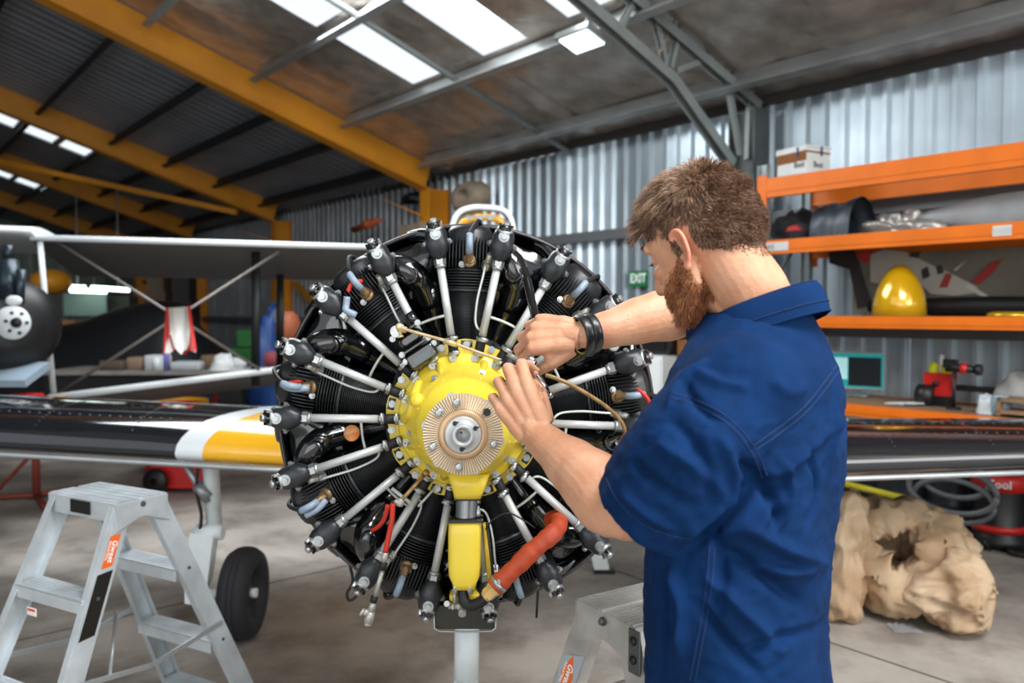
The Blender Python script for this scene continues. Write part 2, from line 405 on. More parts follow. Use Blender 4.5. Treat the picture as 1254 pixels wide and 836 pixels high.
# girts on the wall
m_girt = mat('girt_steel', '#6e7072', .45, .4)
for z, lab in ((2.29, 'upper'), (1.36, 'lower')):
    gt = mb(m_girt); gt.box((HG(-26, 6.0, z)+HG(2.4, 6.0, z))/2, (28.4, .09, .1), frame(UU, VV, Z3)); tag(gt.build('trim_%d' % (4 if z > 2 else 5)), lab+' horizontal steel rail along the corrugated wall', kind='structure')
# flood lamp by the rooflight
t = thing('flood_lamp', 'square flood lamp hanging under the roof between rooflight and lattice frame', 'lamp', hitroof and roofpt(-4.45, 4.35, -.3))
F = frame(UU, rs, rn); c0 = roofpt(-4.42, 4.42, -.24)
b = mb(m_galv); b.box(c0, (.36, .26, .05), F); b.cyl(c0+rn*.02, c0+rn*.22, .015); b.build('housing', t, True)
b = mb(mat('lamp_glass', '#e8fbff', .1, emit=2.2)); b.box(c0-rn*.03, (.3, .2, .01), F); b.build('lens', t, True)
# exit sign
t = thing('exit_sign', 'small green EXIT sign fixed to the corrugated wall behind the man\'s face', 'sign', HG(-5.24, 6.03, 1.826))
F4 = frame(UU, Z3, -VV).to_4x4()
b = mb(mat('sign_green', '#14713f', .5)); b.box(HG(-5.24, 6.035, 1.832), (.235, .02, .155), frame(UU, VV, Z3)); b.build('plate', t, True)
text_mesh('EXIT', .125, Matrix.Translation(HG(-5.24, 6.024, 1.832)) @ F4, mat('sign_white', '#eef5f2', .5), 'lettering', t, .002, .003, sx=.8)
# conduit on the wall
b = mb(mat('copper_pipe', '#a07a68', .4, .3)); b.cyl(HG(-6.92, 6.0, .2), HG(-6.92, 6.0, 2.3), .017); tag(b.build('wall_pipe'), 'thin brownish pipe running down the corrugated wall from the rail', 'pipe')
# ======================= RACK AND WALL SIDE =======================
FH = frame(UU, VV, Z3)                       # box orientation along the wall
m_rack = mat('rack_orange', '#e2700f', .42, var=.07, vscale=5, coat=.15)
m_up = mat('galvanised_upright', '#8d9496', .35, .6, var=.12)
m_board = mat('shelf_board', '#8a6f54', .7, var=.15, vscale=6)
m_blk = mat('black_plastic', '#151517', .45)
m_white = mat('white_paint', '#e4e8e8', .45)
RV, RB = 5.2, 5.85
rk = thing('pallet_rack', 'tall galvanised pallet rack with bright orange beams along the corrugated wall', 'rack', HG(-3.3, RV, 0))
for (u, v) in ((-3.33, RV+.02), (-3.33, RB-.02), (-.55, RV+.02), (-.55, RB-.02)):
    b = mb(m_up)
    b.box(HG(u, v, 1.29), (.07, .012, 2.58), FH); b.box(HG(u-.035, v, 1.29), (.006, .06, 2.58), FH); b.box(HG(u+.035, v, 1.29), (.006, .06, 2.58), FH)
    o = b.build('upright', rk, True)
    if v < 5.4:
        h = mb(m_blk)
        for k in range(16): h.box(HG(u+.0, v-.008, .3+k*.145), (.016, .004, .03), FH)
        h.build('slot_row', o, True)['kind'] = 'stuff'
for u in (-3.33, -.55):
    for z0 in (.2, .9, 1.6):
        b = mb(m_up); b.cyl(HG(u, RV+.04, z0), HG(u, RB-.04, z0+.55), .012, n=6); b.build('side_brace', rk, True)
for (zt, h, nm) in ((2.468, .137, 0), (2.02, .10, 1), (1.474, .078, 2), (.885, .076, 3)):
    for v, s_ in ((RV-.03, -1), (RB, 1)):
        b = mb(m_rack); L_ = 2.72
        b.box(HG(-1.94, v, zt-h/2), (L_, .045, h), FH); b.box(HG(-1.94, v+s_*.0245, zt-h*.5), (L_, .006, h*.42), FH)
        b.box(HG(-3.3, v+s_*.022, zt-h/2-.02), (.075, .012, h+.09), FH); b.box(HG(-.58, v+s_*.022, zt-h/2-.02), (.075, .012, h+.09), FH)
        b.build('beam', rk, True)
    if nm in (1, 2, 3):
        for k in range(6):
            b = mb(m_board); b.box(HG(-3.05+k*.445, (RV+RB)/2, zt-.012), (.43, .6, .02), FH); b.build('shelf_board', rk, True)
b = mb(mat('grey_label', '#cfd0cc', .5)); b.box(HG(-3.18, RV-.056, 1.972), (.2, .003, .06), FH); b.build('sticker', rk, True)
b = mb(mat('grey_label', '#cfd0cc', .5)); b.box(HG(-1.72, RV-.056, 1.972), (.1, .003, .06), FH); b.build('sticker', rk, True)

def RK(px, py, v):                # point on the plane v
    r = ray(px, py); return V((0, 0, CAMH)) + r*(v/r.dot(VV))
# carton on the top shelf
m_cardw = mat('white_carton', '#dfe2df', .6, var=.06); m_card = mat('brown_card', '#8a5526', .75, var=.12)
c0 = RK(984, 196, 5.5); c0.z = 2.468+.135
Fb = frame(Matrix.Rotation(R(-12), 3, 'Z') @ UU, Matrix.Rotation(R(-12), 3, 'Z') @ VV, Z3)
t = thing('carton', 'white and brown parcel carton with strapping on the top rack beam', 'box', c0-V((0, 0, .135)), frame(Fb.col[0]*.80, Fb.col[1]*.82, Z3*.88))
b = mb(m_cardw); b.box((0, 0, .14), (.34, .3, .24)); b.build('box_body', t)
b = mb(m_card); b.box((-.02, 0, .01), (.31, .31, .03)); b.box((-.0, -.152, .205), (.342, .006, .11)); b.box((.172, 0, .222), (.005, .3, .014)); b.build('brown_panel', t)
b = mb(m_cardw); b.box((0, 0, .268), (.36, .31, .016)); b.box((.0, -.156, .252), (.36, .008, .045)); b.build('lid', t)
b = mb(mat('blue_tape', '#26346e', .5)); b.box((.08, -.162, .225), (.02, .004, .08)); b.build('tape', t)
b = mb(mat('blue_tape', '#26346e', .5)); b.box((.182, .03, .235), (.004, .02, .08)); b.build('tape', t)
text_mesh('Best', .07, WM[t.name] @ Matrix.Translation((.09, -.1515, .12)) @ frame(V((1, 0, 0)), V((0, 0, 1)), V((0, -1, 0))).to_4x4(), m_blk, 'lettering', t, .001, .001)
text_mesh('Best', .07, WM[t.name] @ Matrix.Translation((.1715, .0, .12)) @ frame(V((0, 1, 0)), V((0, 0, 1)), V((1, 0, 0))).to_4x4(), m_blk, 'lettering', t, .001, .001)
# dark padded covers / seat shell on the second shelf
m_nav = mat('dark_grey_vinyl', '#39414b', .4, var=.2, vscale=6, bump=.4, bscale=9)
m_charc = mat('charcoal_cloth', '#1c1d21', .8, var=.2, bump=.3, bscale=20)
b = mb(m_nav, True)
cA = RK(1035, 262, 5.5); cA.z = 2.02
def cover(s, t_):
    a = pi*(s*1.0); r = .19+.007*sin(9*t_)+.015*noise.noise(V((s*3, t_*4, 1)))
    return cA + UU*(-.02+.30*(t_-.5)) + (VV*-cos(a)*.2 + Z3*(sin(a)**.6)*.27)*(r/.19)*(.92+.1*t_)
b.grid(cover, 22, 14); b.grid(lambda s, t_: cover(s, t_)*.97+cA*.03, 22, 14)
tag(b.build('vinyl_cover'), 'blue grey curved vinyl seat cover on the second shelf', 'cover')
b = mb(m_charc, True); cB = RK(980, 268, 5.5); cB.z = 2.02
def lump(c, rx, ry, rz, seed, amp=.25, ax=None):
    ax = ax or (UU, VV)
    def fn(s, t_):
        th = pi*s*.5; ph = 2*pi*t_; d = ax[0]*cos(ph)*sin(th)*rx + ax[1]*sin(ph)*sin(th)*ry + Z3*cos(th)*rz
        k = 1+amp*noise.noise(V((cos(ph)*sin(th)*2+seed, sin(ph)*sin(th)*2, cos(th)*2)))+amp*.5*noise.noise(V((cos(ph)*5+seed, sin(ph)*5, th*4)))
        p = c+d*k; p.z = max(p.z, c.z+.001); return p
    return fn
b.grid(lump(cB-UU*.03, .24, .2, .2, 3, .5), 14, 30); tag(b.build('padded_bag'), 'slumped black padded bag left of the vinyl cover on the second shelf', 'bag')
b = mb(mat('red_cloth', '#a5262a', .7), True); b.grid(lump(RK(972, 283, 5.2)+Z3*.0, .06, .04, .04, 5), 8, 14); tag(b.build('red_rag'), 'small red rag in front of the black padded bag', 'rag')
# propeller blade and crumpled sleeve
b = mb(mat('grey_blade', '#a3a6a8', .38, .2, var=.1)); p0 = RK(1125, 272, 5.5); p0.z = 2.12; rings = []
for i in range(14):
    q = i/13; wd = .03+.075*sin(min(1, q*2.2)*pi/2); th = .05*(1-q*.3)
    c_ = p0+UU*(q*1.25)+Z3*(q*.02)
    rings.append([c_+Z3*wd*sin(a)+VV*(th*cos(a)) for a in [2*pi*k/16 for k in range(16)]])
b.loft(rings); tag(b.build('propeller_blade'), 'long grey propeller blade lying on the second rack shelf', 'propeller')
b = mb(mat('foil_wrap', '#a9a59f', .3, .5, bump=.8, bscale=25), True); p0 = RK(1105, 285, 5.45); p0.z = 2.02
b.grid(lump(p0, .22, .12, .13, 8, .7), 14, 30); tag(b.build('crumpled_wrap'), 'crumpled silvery wrapping at the root end of the propeller blade', 'wrapping')
b = mb(mat('dark_shelf_angle', '#3d3f42', .5, .3)); b.box(HG(-1.9, 6.0, 2.02), (2.8, .08, .07), FH); b.build('rear_rail', rk, True)
# picture board behind third shelf: flat print
pc = thing('picture_board', 'framed print of an old airplane standing behind the yellow spinner', 'picture', HG(-2.1, 5.8, 1.474))
b = mb(mat('print_ground', '#7c7d70', .6, col2='#5d544c', vscale=2)); b.box(HG(-2.06, 5.8, 1.70), (1.75, .014, .44), FH); b.build('board', pc, True)
def pr(pts, col, d=.008, name='print_shape'):
    v = 5.79-d; b = mb(mat('print_'+col, '#'+col, .6)); vs = [RK(x, y, v) for x, y in pts]
    b.loft([[p+VV*.002 for p in vs], vs], True, True, smooth=False); b.build(name, pc, True)
pr([(1015, 308), (1046, 306), (1068, 372), (1050, 378), (1040, 330), (1015, 322)], '2c2826')
pr([(1048, 308), (1068, 306), (1070, 316), (1060, 323), (1050, 316)], 'b23230', .01)
pr([(1066, 312), (1082, 305), (1108, 308), (1132, 320), (1165, 335), (1195, 350), (1200, 358), (1168, 362), (1140, 360), (1118, 340), (1100, 352), (1066, 345)], 'b5b2a8', .010)
pr([(1115, 309), (1128, 308), (1124, 316), (1112, 314)], '2f3b38', .013); pr([(1150, 352), (1158, 334), (1166, 336), (1160, 352)], 'a33a30', .013)
pr([(1190, 345), (1212, 322), (1228, 317), (1215, 335), (1198, 349)], '9c2f2b', .014); pr([(1186, 347), (1210, 362), (1204, 364), (1182, 352)], 'c9c5ba', .014)
pr([(1168, 330), (1184, 318), (1170, 332)], 'c9c5ba', .013); pr([(1128, 330), (1136, 326), (1139, 338), (1130, 342)], '3b342f', .013); pr([(1146, 326), (1153, 324), (1156, 334), (1148, 336)], '3b342f', .013)
# yellow spinner
b = mb(mat('yellow_spinner', '#e0ad14', .16, .25, coat=1)); c_ = RK(1101, 385, 5.42); c_.z = 1.474
b.lathe([(.0, .345), (.03, .34), (.07, .31), (.11, .25), (.145, .17), (.163, .09), (.168, 0), (.16, 0), (0.0, .002)], c_, Z3, 40)
tag(b.build('spinner_cone'), 'shiny yellow propeller spinner standing on the third rack shelf', 'spinner')
b = mb(m_blk, True); p0 = HG(-2.75, 5.70, 1.51); rings = []
for i in range(16):
    q = i/15; c_ = p0+UU*q*1.95+Z3*.03; wd = .02+.045*sin(pi*min(1, .15+q))
    rings.append([c_+Z3*wd*sin(a)+VV*.06*cos(a) for a in [2*pi*k/12 for k in range(12)]])
b.loft(rings); tag(b.build('propeller_blade'), 'long black propeller blade lying behind the yellow spinner', 'propeller')
b = mb(mat('gold_lid', '#d9b02c', .25, .6)); c_ = RK(1240, 382, 5.35); c_.z = 1.474; b.lathe([(0, .03), (.1, .03), (.13, .02), (.14, 0), (0, 0)], c_, Z3, 32)
tag(b.build('gold_lid'), 'flat gold lid at the right end of the third rack shelf', 'lid')
# monitor on the desk
c_ = RK(1049, 468, 5.72); c_.z = .885
Fm = frame(Matrix.Rotation(R(14), 3, 'Z') @ UU, Matrix.Rotation(R(14), 3, 'Z') @ VV, Z3)
t = thing('monitor', 'flat computer monitor with a dark window on a teal screen', 'monitor', c_, Fm)
b = mb(mat('silver_plastic', '#b9bdbe', .4)); b.rbox((0, 0, .185), (.40, .275, .03), .012, frame(V((1, 0, 0)), V((0, 0, 1)), V((0, -1, 0)))); b.build('bezel', t)
b = mb(m_up); b.box((0, .012, .05), (.06, .02, .1)); b.rbox((0, 0, .006), (.2, .16, .012), .04); b.build('stand', t)
def scr(x0, x1, z0, z1, col, y, nm):
    b = mb(mat('screen_'+col, '#'+col, .3, emit=.4)); b.box(((x0+x1)/2, y, (z0+z1)/2), (x1-x0, .002, z1-z0)); b.build(nm, t)
scr(-.185, .185, .062, .312, '1f8f92', -.0162, 'screen'); scr(-.055, .17, .075, .285, '10181c', -.018, 'screen_window'); scr(-.18, -.06, .12, .28, 'a9dadd', -.018, 'screen_panel')
# red and yellow tool holder, tripod tool, clutter
m_red = mat('red_plastic', '#c4201c', .4); m_yel = mat('safety_yellow', '#d9e021', .5)
c_ = RK(1151, 492, 5.55); c_.z = .885
t = thing('tool_caddy', 'red plastic tool caddy with yellow bottles on the orange desk', 'caddy', c_, FH*.74)
b = mb(m_red); b.box((0, 0, .16), (.2, .14, .14), taper=1.1); b.box((0, 0, .255), (.23, .15, .07)); b.build('holder', t)
b = mb(m_blk); b.box((0, 0, .045), (.2, .14, .09)); b.lathe([(0, -.02), (.025, -.02), (.025, .02), (0, .02)], (.0, -.085, .2), (0, 1, 0), 14); b.build('base', t)
for x, m_ in ((-.06, m_yel), (.05, m_yel)):
    b = mb(m_); b.lathe([(0, .25), (.04, .25), (.04, .36), (.02, .38), (0, .38)], (x, 0, 0), n=14); b.build('bottle', t)
b = mb(m_white); b.cyl((.0, .02, .25), (.0, .02, .45), .022, n=12); b.build('white_tube', t)
c_ = RK(1168, 497, 5.4); c_.z = .885
t = thing('heat_gun_stand', 'black and red tool gun clamped upright on a thin stand', 'tool', c_, FH*.78)
b = mb(m_blk); b.cyl((0, 0, 0), (0, 0, .3), .014, n=10); b.lathe([(0, 0), (.06, 0), (.05, .015), (0, .02)], n=16); b.build('stand', t)
b = mb(m_blk); b.cyl((-.06, 0, .34), (.16, 0, .33), .04, .03, n=14); b.box((-.03, 0, .37), (.1, .06, .07)); b.cyl((.16, 0, .33), (.2, 0, .33), .045, n=14); b.build('gun_body', t)
b = mb(m_red); b.cyl((.05, 0, .336), (.1, 0, .334), .042, n=14); b.build('red_collar', t)
c_ = RK(1135, 487, 5.6); c_.z = .885
b = mb(m_blk); b.box(c_+UU*.5+Z3*.12, (.95, .08, .035), FH)
for k in (0.1, .45, .85): b.box(c_+UU*k+Z3*.052, (.05, .06, .104), FH)
tag(b.build('black_bench_rail'), 'long black tool rail on short feet lying along the desk', 'rail')
b = mb(m_blk); b.lathe([(0, -.05), (.075, -.05), (.075, .05), (0, .05)], RK(1135, 484, 5.5)*1.0, UU, 20); o = tag(b.build('cable_reel'), 'small black reel at the left end of the black tool rail', 'reel')
b = mb(mat('clear_bag', '#c5cdd0', .3, bump=.6, bscale=25), True); c_ = RK(1208, 507, 5.3); c_.z = .885; b.grid(lump(c_, .06, .05, .11, 2, .35), 10, 18); tag(b.build('plastic_bag'), 'small whitish crumpled plastic bag on the desk beside the glass jar', 'bag')
b = mb(mat('jar_glass', '#9fb9c4', .1, trans=.3)); c_ = RK(1225, 511, 5.3); c_.z = .885; b.lathe([(0, 0), (.05, 0), (.055, .02), (.055, .09), (.045, .11), (.045, .12), (0, .12)], c_, Z3, 18); tag(b.build('glass_jar'), 'bluish glass jar on the desk near the right edge', 'jar')
b = mb(mat('mesh_grey', '#9a9a96', .7), True); c_ = RK(1246, 495, 5.55); c_.z = .885+.0; b.grid(lump(c_, .14, .12, .24, 6, .2), 10, 20); tag(b.build('grey_cloth_heap'), 'grey cloth heap at the right end of the desk', 'cloth')
b = mb(m_board); c_ = RK(1246, 512, 5.3); c_.z = .885
for dz in (.03, .1): b.box(c_+UU*.05+Z3*dz, (.26, .2, .02), FH)
b.box(c_-UU*.07+Z3*.06, (.02, .2, .1), FH); tag(b.build('wooden_tray'), 'small open wooden tray at the right end of the desk', 'tray')
b = mb(m_white); c_ = RK(1098, 487, 5.4); c_.z = .885
for k in range(3): b.box(c_+UU*(k*.05)+Z3*(.004+k*.006), (.12, .09, .005), frame(Matrix.Rotation(k*.5, 3, 'Z') @ UU, Matrix.Rotation(k*.5, 3, 'Z') @ VV, Z3))
tag(b.build('paper_slips'), 'few white paper slips on the desk in front of the monitor', 'paper')
# cabinet, microwave behind the man's arm
c_ = RK(800, 500, 5.7); c_.z = 0
t = thing('white_cabinet', 'white cabinet with a dark square panel behind the engine and the man', 'cabinet', c_, FH)
b = mb(m_white); b.box((0, 0, .56), (.62, .5, 1.12)); b.build('body', t)
b = mb(mat('cabinet_door', '#eef1f0', .4)); b.box((-.0, -.256, .56), (.58, .012, 1.05)); b.build('door', t)
b = mb(mat('brown_panel_dark', '#4b4644', .5)); b.box((.02, -.265, .84), (.17, .008, .17)); b.build('panel', t)
b = mb(m_blk); b.rbox(c_+Z3*1.24+UU*.12, (.42, .34, .24), .02, FH); b.box(c_+Z3*1.24+UU*.12-VV*.175, (.3, .01, .17), FH); tag(b.build('microwave_oven'), 'black box oven standing on the white cabinet', 'oven')
b = mb(m_card); b.box(c_+Z3*1.19+UU*.42, (.14, .2, .14), FH); tag(b.build('small_carton'), 'small brown carton beside the black oven on the white cabinet', 'box')
c_ = RK(828, 480, 5.5); c_.z = 0
b = mb(mat('timber', '#b08a60', .6)); b.box(c_+UU*.33+Z3*.5, (.3, .3, 1.0), FH); tag(b.build('timber_crate'), 'pale timber crate standing beside the white cabinet', 'crate')

# beige fairing hung on the wall left of the engine top
t = thing('nose_fairing', 'beige fibreglass fairing with a dark opening hung high on the wall', 'fairing', RK(585, 242, 5.85))
c_ = RK(583, 243, 5.9)
m_beige = mat('beige_fibreglass', '#8f7f6d', .6, var=.2, vscale=5)
b = mb(m_beige, True); ring = []
for (k, dv) in ((1, 0), (1, -.1), (.8, -.2), (.42, -.22), (.36, -.2), (.36, -.02)):
    ring.append([c_+UU*(.3*cos(a)*k)+Z3*(.18*sin(a)*k+(.02 if sin(a) > 0 else 0))+VV*dv for a in [2*pi*i/26 for i in range(26)]])
b.loft(ring, False, True); b.build('shell', t, True)
b = mb(m_blk); b.cyl(c_-VV*.01, c_-VV*.02, .17); b.build('opening', t, True)
b = mb(m_girt); b.box(c_-UU*.25-Z3*.1, (.03, .3, .03), FH); b.build('bracket', t, True)
b = mb(mat('dull_orange_float', '#b5542a', .6), True); c_ = RK(452, 274, 5.75); b.ball(c_, (.1, .07, .07), 8); b.cyl(c_-UU*.42-Z3*.05, c_+UU*.3+Z3*.03, .05, .035, n=12); tag(b.build('orange_float'), 'long orange marker hanging on the wall left of the nearest column', 'marker')
b = mb(m_blk, True); c_ = RK(505, 248, 5.8); b.grid(lump(c_, .25, .1, .12, 4, .5), 8, 16); tag(b.build('dark_bundle'), 'dark bundle lying on the wall rail left of the nearest orange column', 'bundle')
b = mb(m_beige); c_ = RK(513, 284, 5.6); b.box(c_, (.5, .3, .18), FH); tag(b.build('beige_panel'), 'beige panel edge showing behind the engine left of the column', 'panel')

# ======================= BROWN PAPER BAGS =======================
m_paper = mat('kraft_paper', '#a88867', .75, col2='#c9b092', vscale=5, bump=.35, bscale=14)
def sheet_fold(b, c, X, Y, wx, wy, hgt, seed, rim, n=54):
    """a crumpled paper sack: a ring wall with sharp facets, open mouth"""
    def fn(s, t_):
        a = 2*pi*t_; z = s
        f = V((cos(a)*2.2+seed, sin(a)*2.2, z*2.6)); q = abs(noise.noise(f))*.38 + abs(noise.noise(f*2.3+V((5, 2, 1))))*.30 + abs(noise.noise(f*5.1))*.16
        r = 1+.35*sin(pi*min(1, z*1.1))-q*1.1
        lean = rim(a, z)
        p = c + X*(cos(a)*wx*r) + Y*(sin(a)*wy*r) + Z3*(hgt*z) + lean
        p.z = max(.003, p.z+noise.noise(f*1.7)*.05*z); return p
    b.grid(fn, n//2, n, smooth=False) if False else b.grid(fn, n//2+10, n+30)
bx = V((.985, -.17, 0)); by = V((.17, .985, 0))
def crump(p, k=1):
    def vr(q): d = noise.voronoi(q)[0]; return min(.9, d[1]-d[0])
    w_ = p+V((noise.noise(p*6), noise.noise(p*6+V((5, 5, 5))), noise.noise(p*6+V((9, 1, 2)))))*.03
    return k*(.095*vr(w_*5.5)+.062*vr(w_*11+V((4, 4, 4)))+.05*abs(noise.noise(p*5))+.024*vr(p*24))
def sack(b, C, A, prof, seed, k=1, sq=1.0, n=110):
    A = V(A).normalized(); X = A.cross(Z3).normalized(); Y = X.cross(A); rings = []
    for r, h in prof:
        g = []
        for i in range(n):
            a = 2*pi*i/n; d = X*cos(a)*sq+Y*sin(a); p = C+A*h+d*r
            q = crump(p+V((seed, 0, 0)), k); p = p-d*q*(1 if r > .05 else .3)+A*(q*.35-.02*k*sin(a*3+seed)); p.z = max(.004, p.z); g.append(p)
        rings.append(g)
    b.loft(rings, False, False)
def dens(pr_, m=7):
    q = catmull([V((r, h, 0)) for r, h in pr_], m); return [(max(0.002, p.x), p.y) for p in q]
b = mb(m_paper, True)
sack(b, V((1.93, 3.90, .30)), (-.42, -.78, .46), dens([(.02, -.26), (.20, -.24), (.315, -.10), (.325, .04), (.25, .13), (.165, .155), (.13, .12), (.17, .02), (.2, -.08), (.1, -.16), (.01, -.18)]), 2, 1.0, 1.12)
tag(b.build('paper_sack'), 'large crumpled brown paper sack with an open dark mouth on the floor', 'paper sack')
b = mb(m_paper, True); sack(b, V((1.585, 3.84, .0)), (.06, .05, 1), dens([(.01, .0), (.12, .01), (.15, .12), (.135, .3), (.155, .42), (.14, .56), (.10, .62), (.06, .58), (.04, .5)]), 9, .6)
tag(b.build('paper_sack'), 'narrow upright brown paper sack nearest the man', 'paper sack')
b = mb(m_paper)
def flap(c, X, Y, wx, wy, seed, amp=.1, hump=.1):
    def fn(s, t_):
        x, y = (s-.5), (t_-.5)
        q = abs(noise.noise(V((x*3+seed, y*3, 1)))) * amp*2.4 + abs(noise.noise(V((x*8+seed, y*8, 3))))*amp*1.2 + abs(noise.noise(V((x*17+seed, y*17, 3))))*amp*.5
        p = c + X*x*wx + Y*y*wy + X.cross(Y).normalized()*(q+hump*cos(x*pi)*cos(y*pi)); p.z = max(.004, p.z); return p
    return fn
b = mb(m_paper, True)
sack(b, V((2.07, 3.70, .20)), (.9, -.35, .05), dens([(.01, -.22), (.12, -.20), (.21, -.06), (.23, .04), (.19, .11), (.10, .14), (.01, .15)]), 21, .9, 1.05)
tag(b.build('paper_sack'), 'sagging closed brown paper sack lying at the right of the open one', 'paper sack')
b = mb(mat('clear_film', '#b9bcc0', .15, alpha=.55)); b.grid(lambda s, t_: V((1.79+.13*s, 3.66+.1*t_, .006+.02*abs(noise.noise(V((s*4, t_*4, 1)))))), 8, 8); tag(b.build('plastic_scrap'), 'scrap of clear plastic film on the floor before the paper sacks', 'plastic')

# ======================= UNDER THE DESK =======================
t = thing('shop_vacuum', 'black shop vacuum with red bands under the desk at the right edge', 'vacuum', onz(1222, 668, 0))
c_ = onz(1222, 668, 0)
b = mb(m_blk); b.lathe([(0, .02), (.16, .02), (.17, .06), (.145, .09), (.14, .36), (.15, .42), (.13, .5), (0, .52)], c_, Z3, 26); b.build('tank', t, True)
b = mb(m_red); b.lathe([(.148, .115), (.158, .11), (.158, .15), (.148, .155)], c_, Z3, 26); b.build('red_band', t, True)
b = mb(m_red); b.lathe([(.148, .38), (.165, .375), (.165, .475), (.145, .48)], c_, Z3, 26); b.build('red_band', t, True)
dd = (V((0, 0, CAMH))-c_); dd.z = 0; dd.normalize()
text_mesh('Tool', .07, Matrix.Translation(c_+dd*.167+Z3*.425) @ frame(Z3.cross(dd), Z3, dd).to_4x4(), m_white, 'lettering', t, .001, .001)
for k in range(4):
    b = mb(m_blk); a = k*pi/2+.6; b.cyl(c_+V((cos(a)*.14, sin(a)*.14, .0)), c_+V((cos(a)*.14, sin(a)*.14, .06)), .03, n=10); b.build('caster', t, True)
m_hose = mat('grey_hose', '#5e6064', .5)
c_ = RK(1165, 600, 5.3)
b = mb(m_hose)
for k, (r1, dz) in enumerate(((.26, 0), (.24, -.07), (.2, .06))):
    b.tube([c_+UU*(r1*cos(a))+Z3*(r1*.55*sin(a)+dz)+VV*(.02*k) for a in [2*pi*i/28 for i in range(29)]], .018, 8)
tag(b.build('coiled_hose'), 'coiled grey hose hanging under the desk behind the paper sacks', 'hose')
for i, (px, py, rr, hh, lab) in enumerate(((1163, 628, .15, .55, 'dark drum under the desk left of the shop vacuum'), (1105, 618, .17, .5, 'dark drum under the desk behind the paper sacks'))):
    c_ = onz(px, py+20, 0); b = mb(mat('dark_drum', '#1f272b', .35)); b.lathe([(0, 0), (rr, 0), (rr, hh*.33), (rr*1.03, hh*.35), (rr, hh*.37), (rr, hh*.66), (rr*1.03, hh*.68), (rr, hh*.7), (rr, hh), (0, hh)], c_, Z3, 24); tag(b.build('oil_drum'), lab, 'drum')
b = mb(mat('yellow_plastic', '#b9b01c', .5)); c_ = RK(1080, 600, 5.3); b.cyl(c_-UU*.25, c_+UU*.17-Z3*.03, .022, n=12); tag(b.build('yellow_pole'), 'yellow tube lying in the clutter under the desk', 'tube')
b = mb(m_blk); c_ = onz(1250, 672, 0); b.tube(catmull([c_+Z3*.03, c_+V((-.1, -.05, .02)), c_+V((-.14, -.15, .02)), c_+V((0, -.22, .02)), c_+V((.14, -.12, .02)), c_+V((.1, .02, .03))]), .022, 8); tag(b.build('black_cable'), 'black cable loop on the floor beside the shop vacuum', 'cable')
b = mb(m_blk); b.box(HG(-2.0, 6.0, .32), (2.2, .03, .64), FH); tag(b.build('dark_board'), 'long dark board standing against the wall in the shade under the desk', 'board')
# trestle foot seen under the engine
t = thing('trestle', 'white trestle leg with a dark foot on the floor behind the engine', 'trestle', onz(738, 702, 0))
c_ = onz(738, 702, 0); b = mb(m_white); b.box(c_+V((-.07, .02, .33)), (.085, .04, .68), Matrix.Rotation(R(-12), 3, 'Y')); b.build('leg', t, True)
b = mb(m_white); b.box(c_+V((-.3, .4, .33)), (.085, .04, .68), Matrix.Rotation(R(12), 3, 'Y')); b.build('leg', t, True)
b = mb(m_blk); b.box(c_+V((0.01, .02, .011)), (.12, .06, .022)); b.build('foot', t, True)
b = mb(m_blk); b.box(c_+V((-.36, .4, .011)), (.12, .06, .022)); b.build('foot', t, True)
b = mb(m_white); b.box(c_+V((-.18, .2, .68)), (.3, .45, .04)); b.build('trestle_top', t, True)

# ======================= FAR LEFT: BIPLANE AND CLUTTER =======================
m_fab = mat('silver_fabric', '#6b6b68', .6, var=.1, vscale=3); m_edge = mat('white_edge', '#e6ecee', .4)
bp = thing('biplane', 'dark biplane with white leading edges parked beyond the near wing', 'airplane', P(100, 470, 5.7)*V((1, 1, 0)) if False else (P(100, 470, 5.7).x, P(100, 470, 5.7).y, 0))
def airf(c, chord, th, X, Yd, Zd):
    """closed airfoil ring: Yd chord direction from the leading edge, Zd thickness"""
    pts = []
    for k in range(24):
        a = 2*pi*k/24; s = (1-cos(a))/2; y = th*1.4*(sqrt(max(s, 0))-.9*s-.1*s*s)*(1 if k < 12 else -.45)
        pts.append(c+Yd*(s*chord)+Zd*y)
    return pts
def slab(name, A, B, chord, th, pitch, parent, m=None, n=6, edge=None, yaw=0):
    A, B = V(A), V(B); X = (B-A).normalized(); Yd = (V((0, 1, 0))*cos(pitch)-Z3*sin(pitch)); Yd = (Yd-X*Yd.dot(X)).normalized(); Zd = X.cross(Yd)
    b = mb(m or m_fab); b.loft([airf(A.lerp(B, i/n), chord, th, X, Yd, Zd) for i in range(n+1)]); o = b.build(name, parent, True)
    if edge:
        b = mb(m_edge); b.tube([A-Yd*.004, B-Yd*.004], edge, 10, squash=1); b.build('leading_edge', parent, True)
    return o
uL, uR = P(38, 291, 5.7), P(470, 303, 6.4)
slab('upper_wing', uL, uR+(uR-uL)*.25, 1.35, .13, R(9), bp, edge=.023)
cL, cR = P(-60, 279, 5.5), P(38, 283, 5.6); slab('centre_section', cL, cR, 1.1, .16, R(5), bp, m=m_edge)
lL, lR = P(60, 487, 5.7), P(352, 451, 6.3)
slab('lower_wing', lL, lR+(lR-lL)*.4, 1.3, .12, R(8), bp, edge=.026)
def bar2(name, p, q, r, m, parent, sq=.4):
    b = mb(m); b.tube([p, q], r, 10, squash=sq, up=(0, 1, 0)); return b.build(name, parent, True)
bar2('wing_strut', P(49, 296, 5.72), P(66, 486, 5.75), .022, m_edge, bp)
m_wire = mat('steel_wire', '#8b8580', .4, .6)
bar2('wing_strut', P(313, 300, 6.3), P(313, 472, 6.35), .035, m_blk, bp); bar2('wing_strut', P(343, 300, 7.2), P(343, 468, 7.2), .035, m_blk, bp)
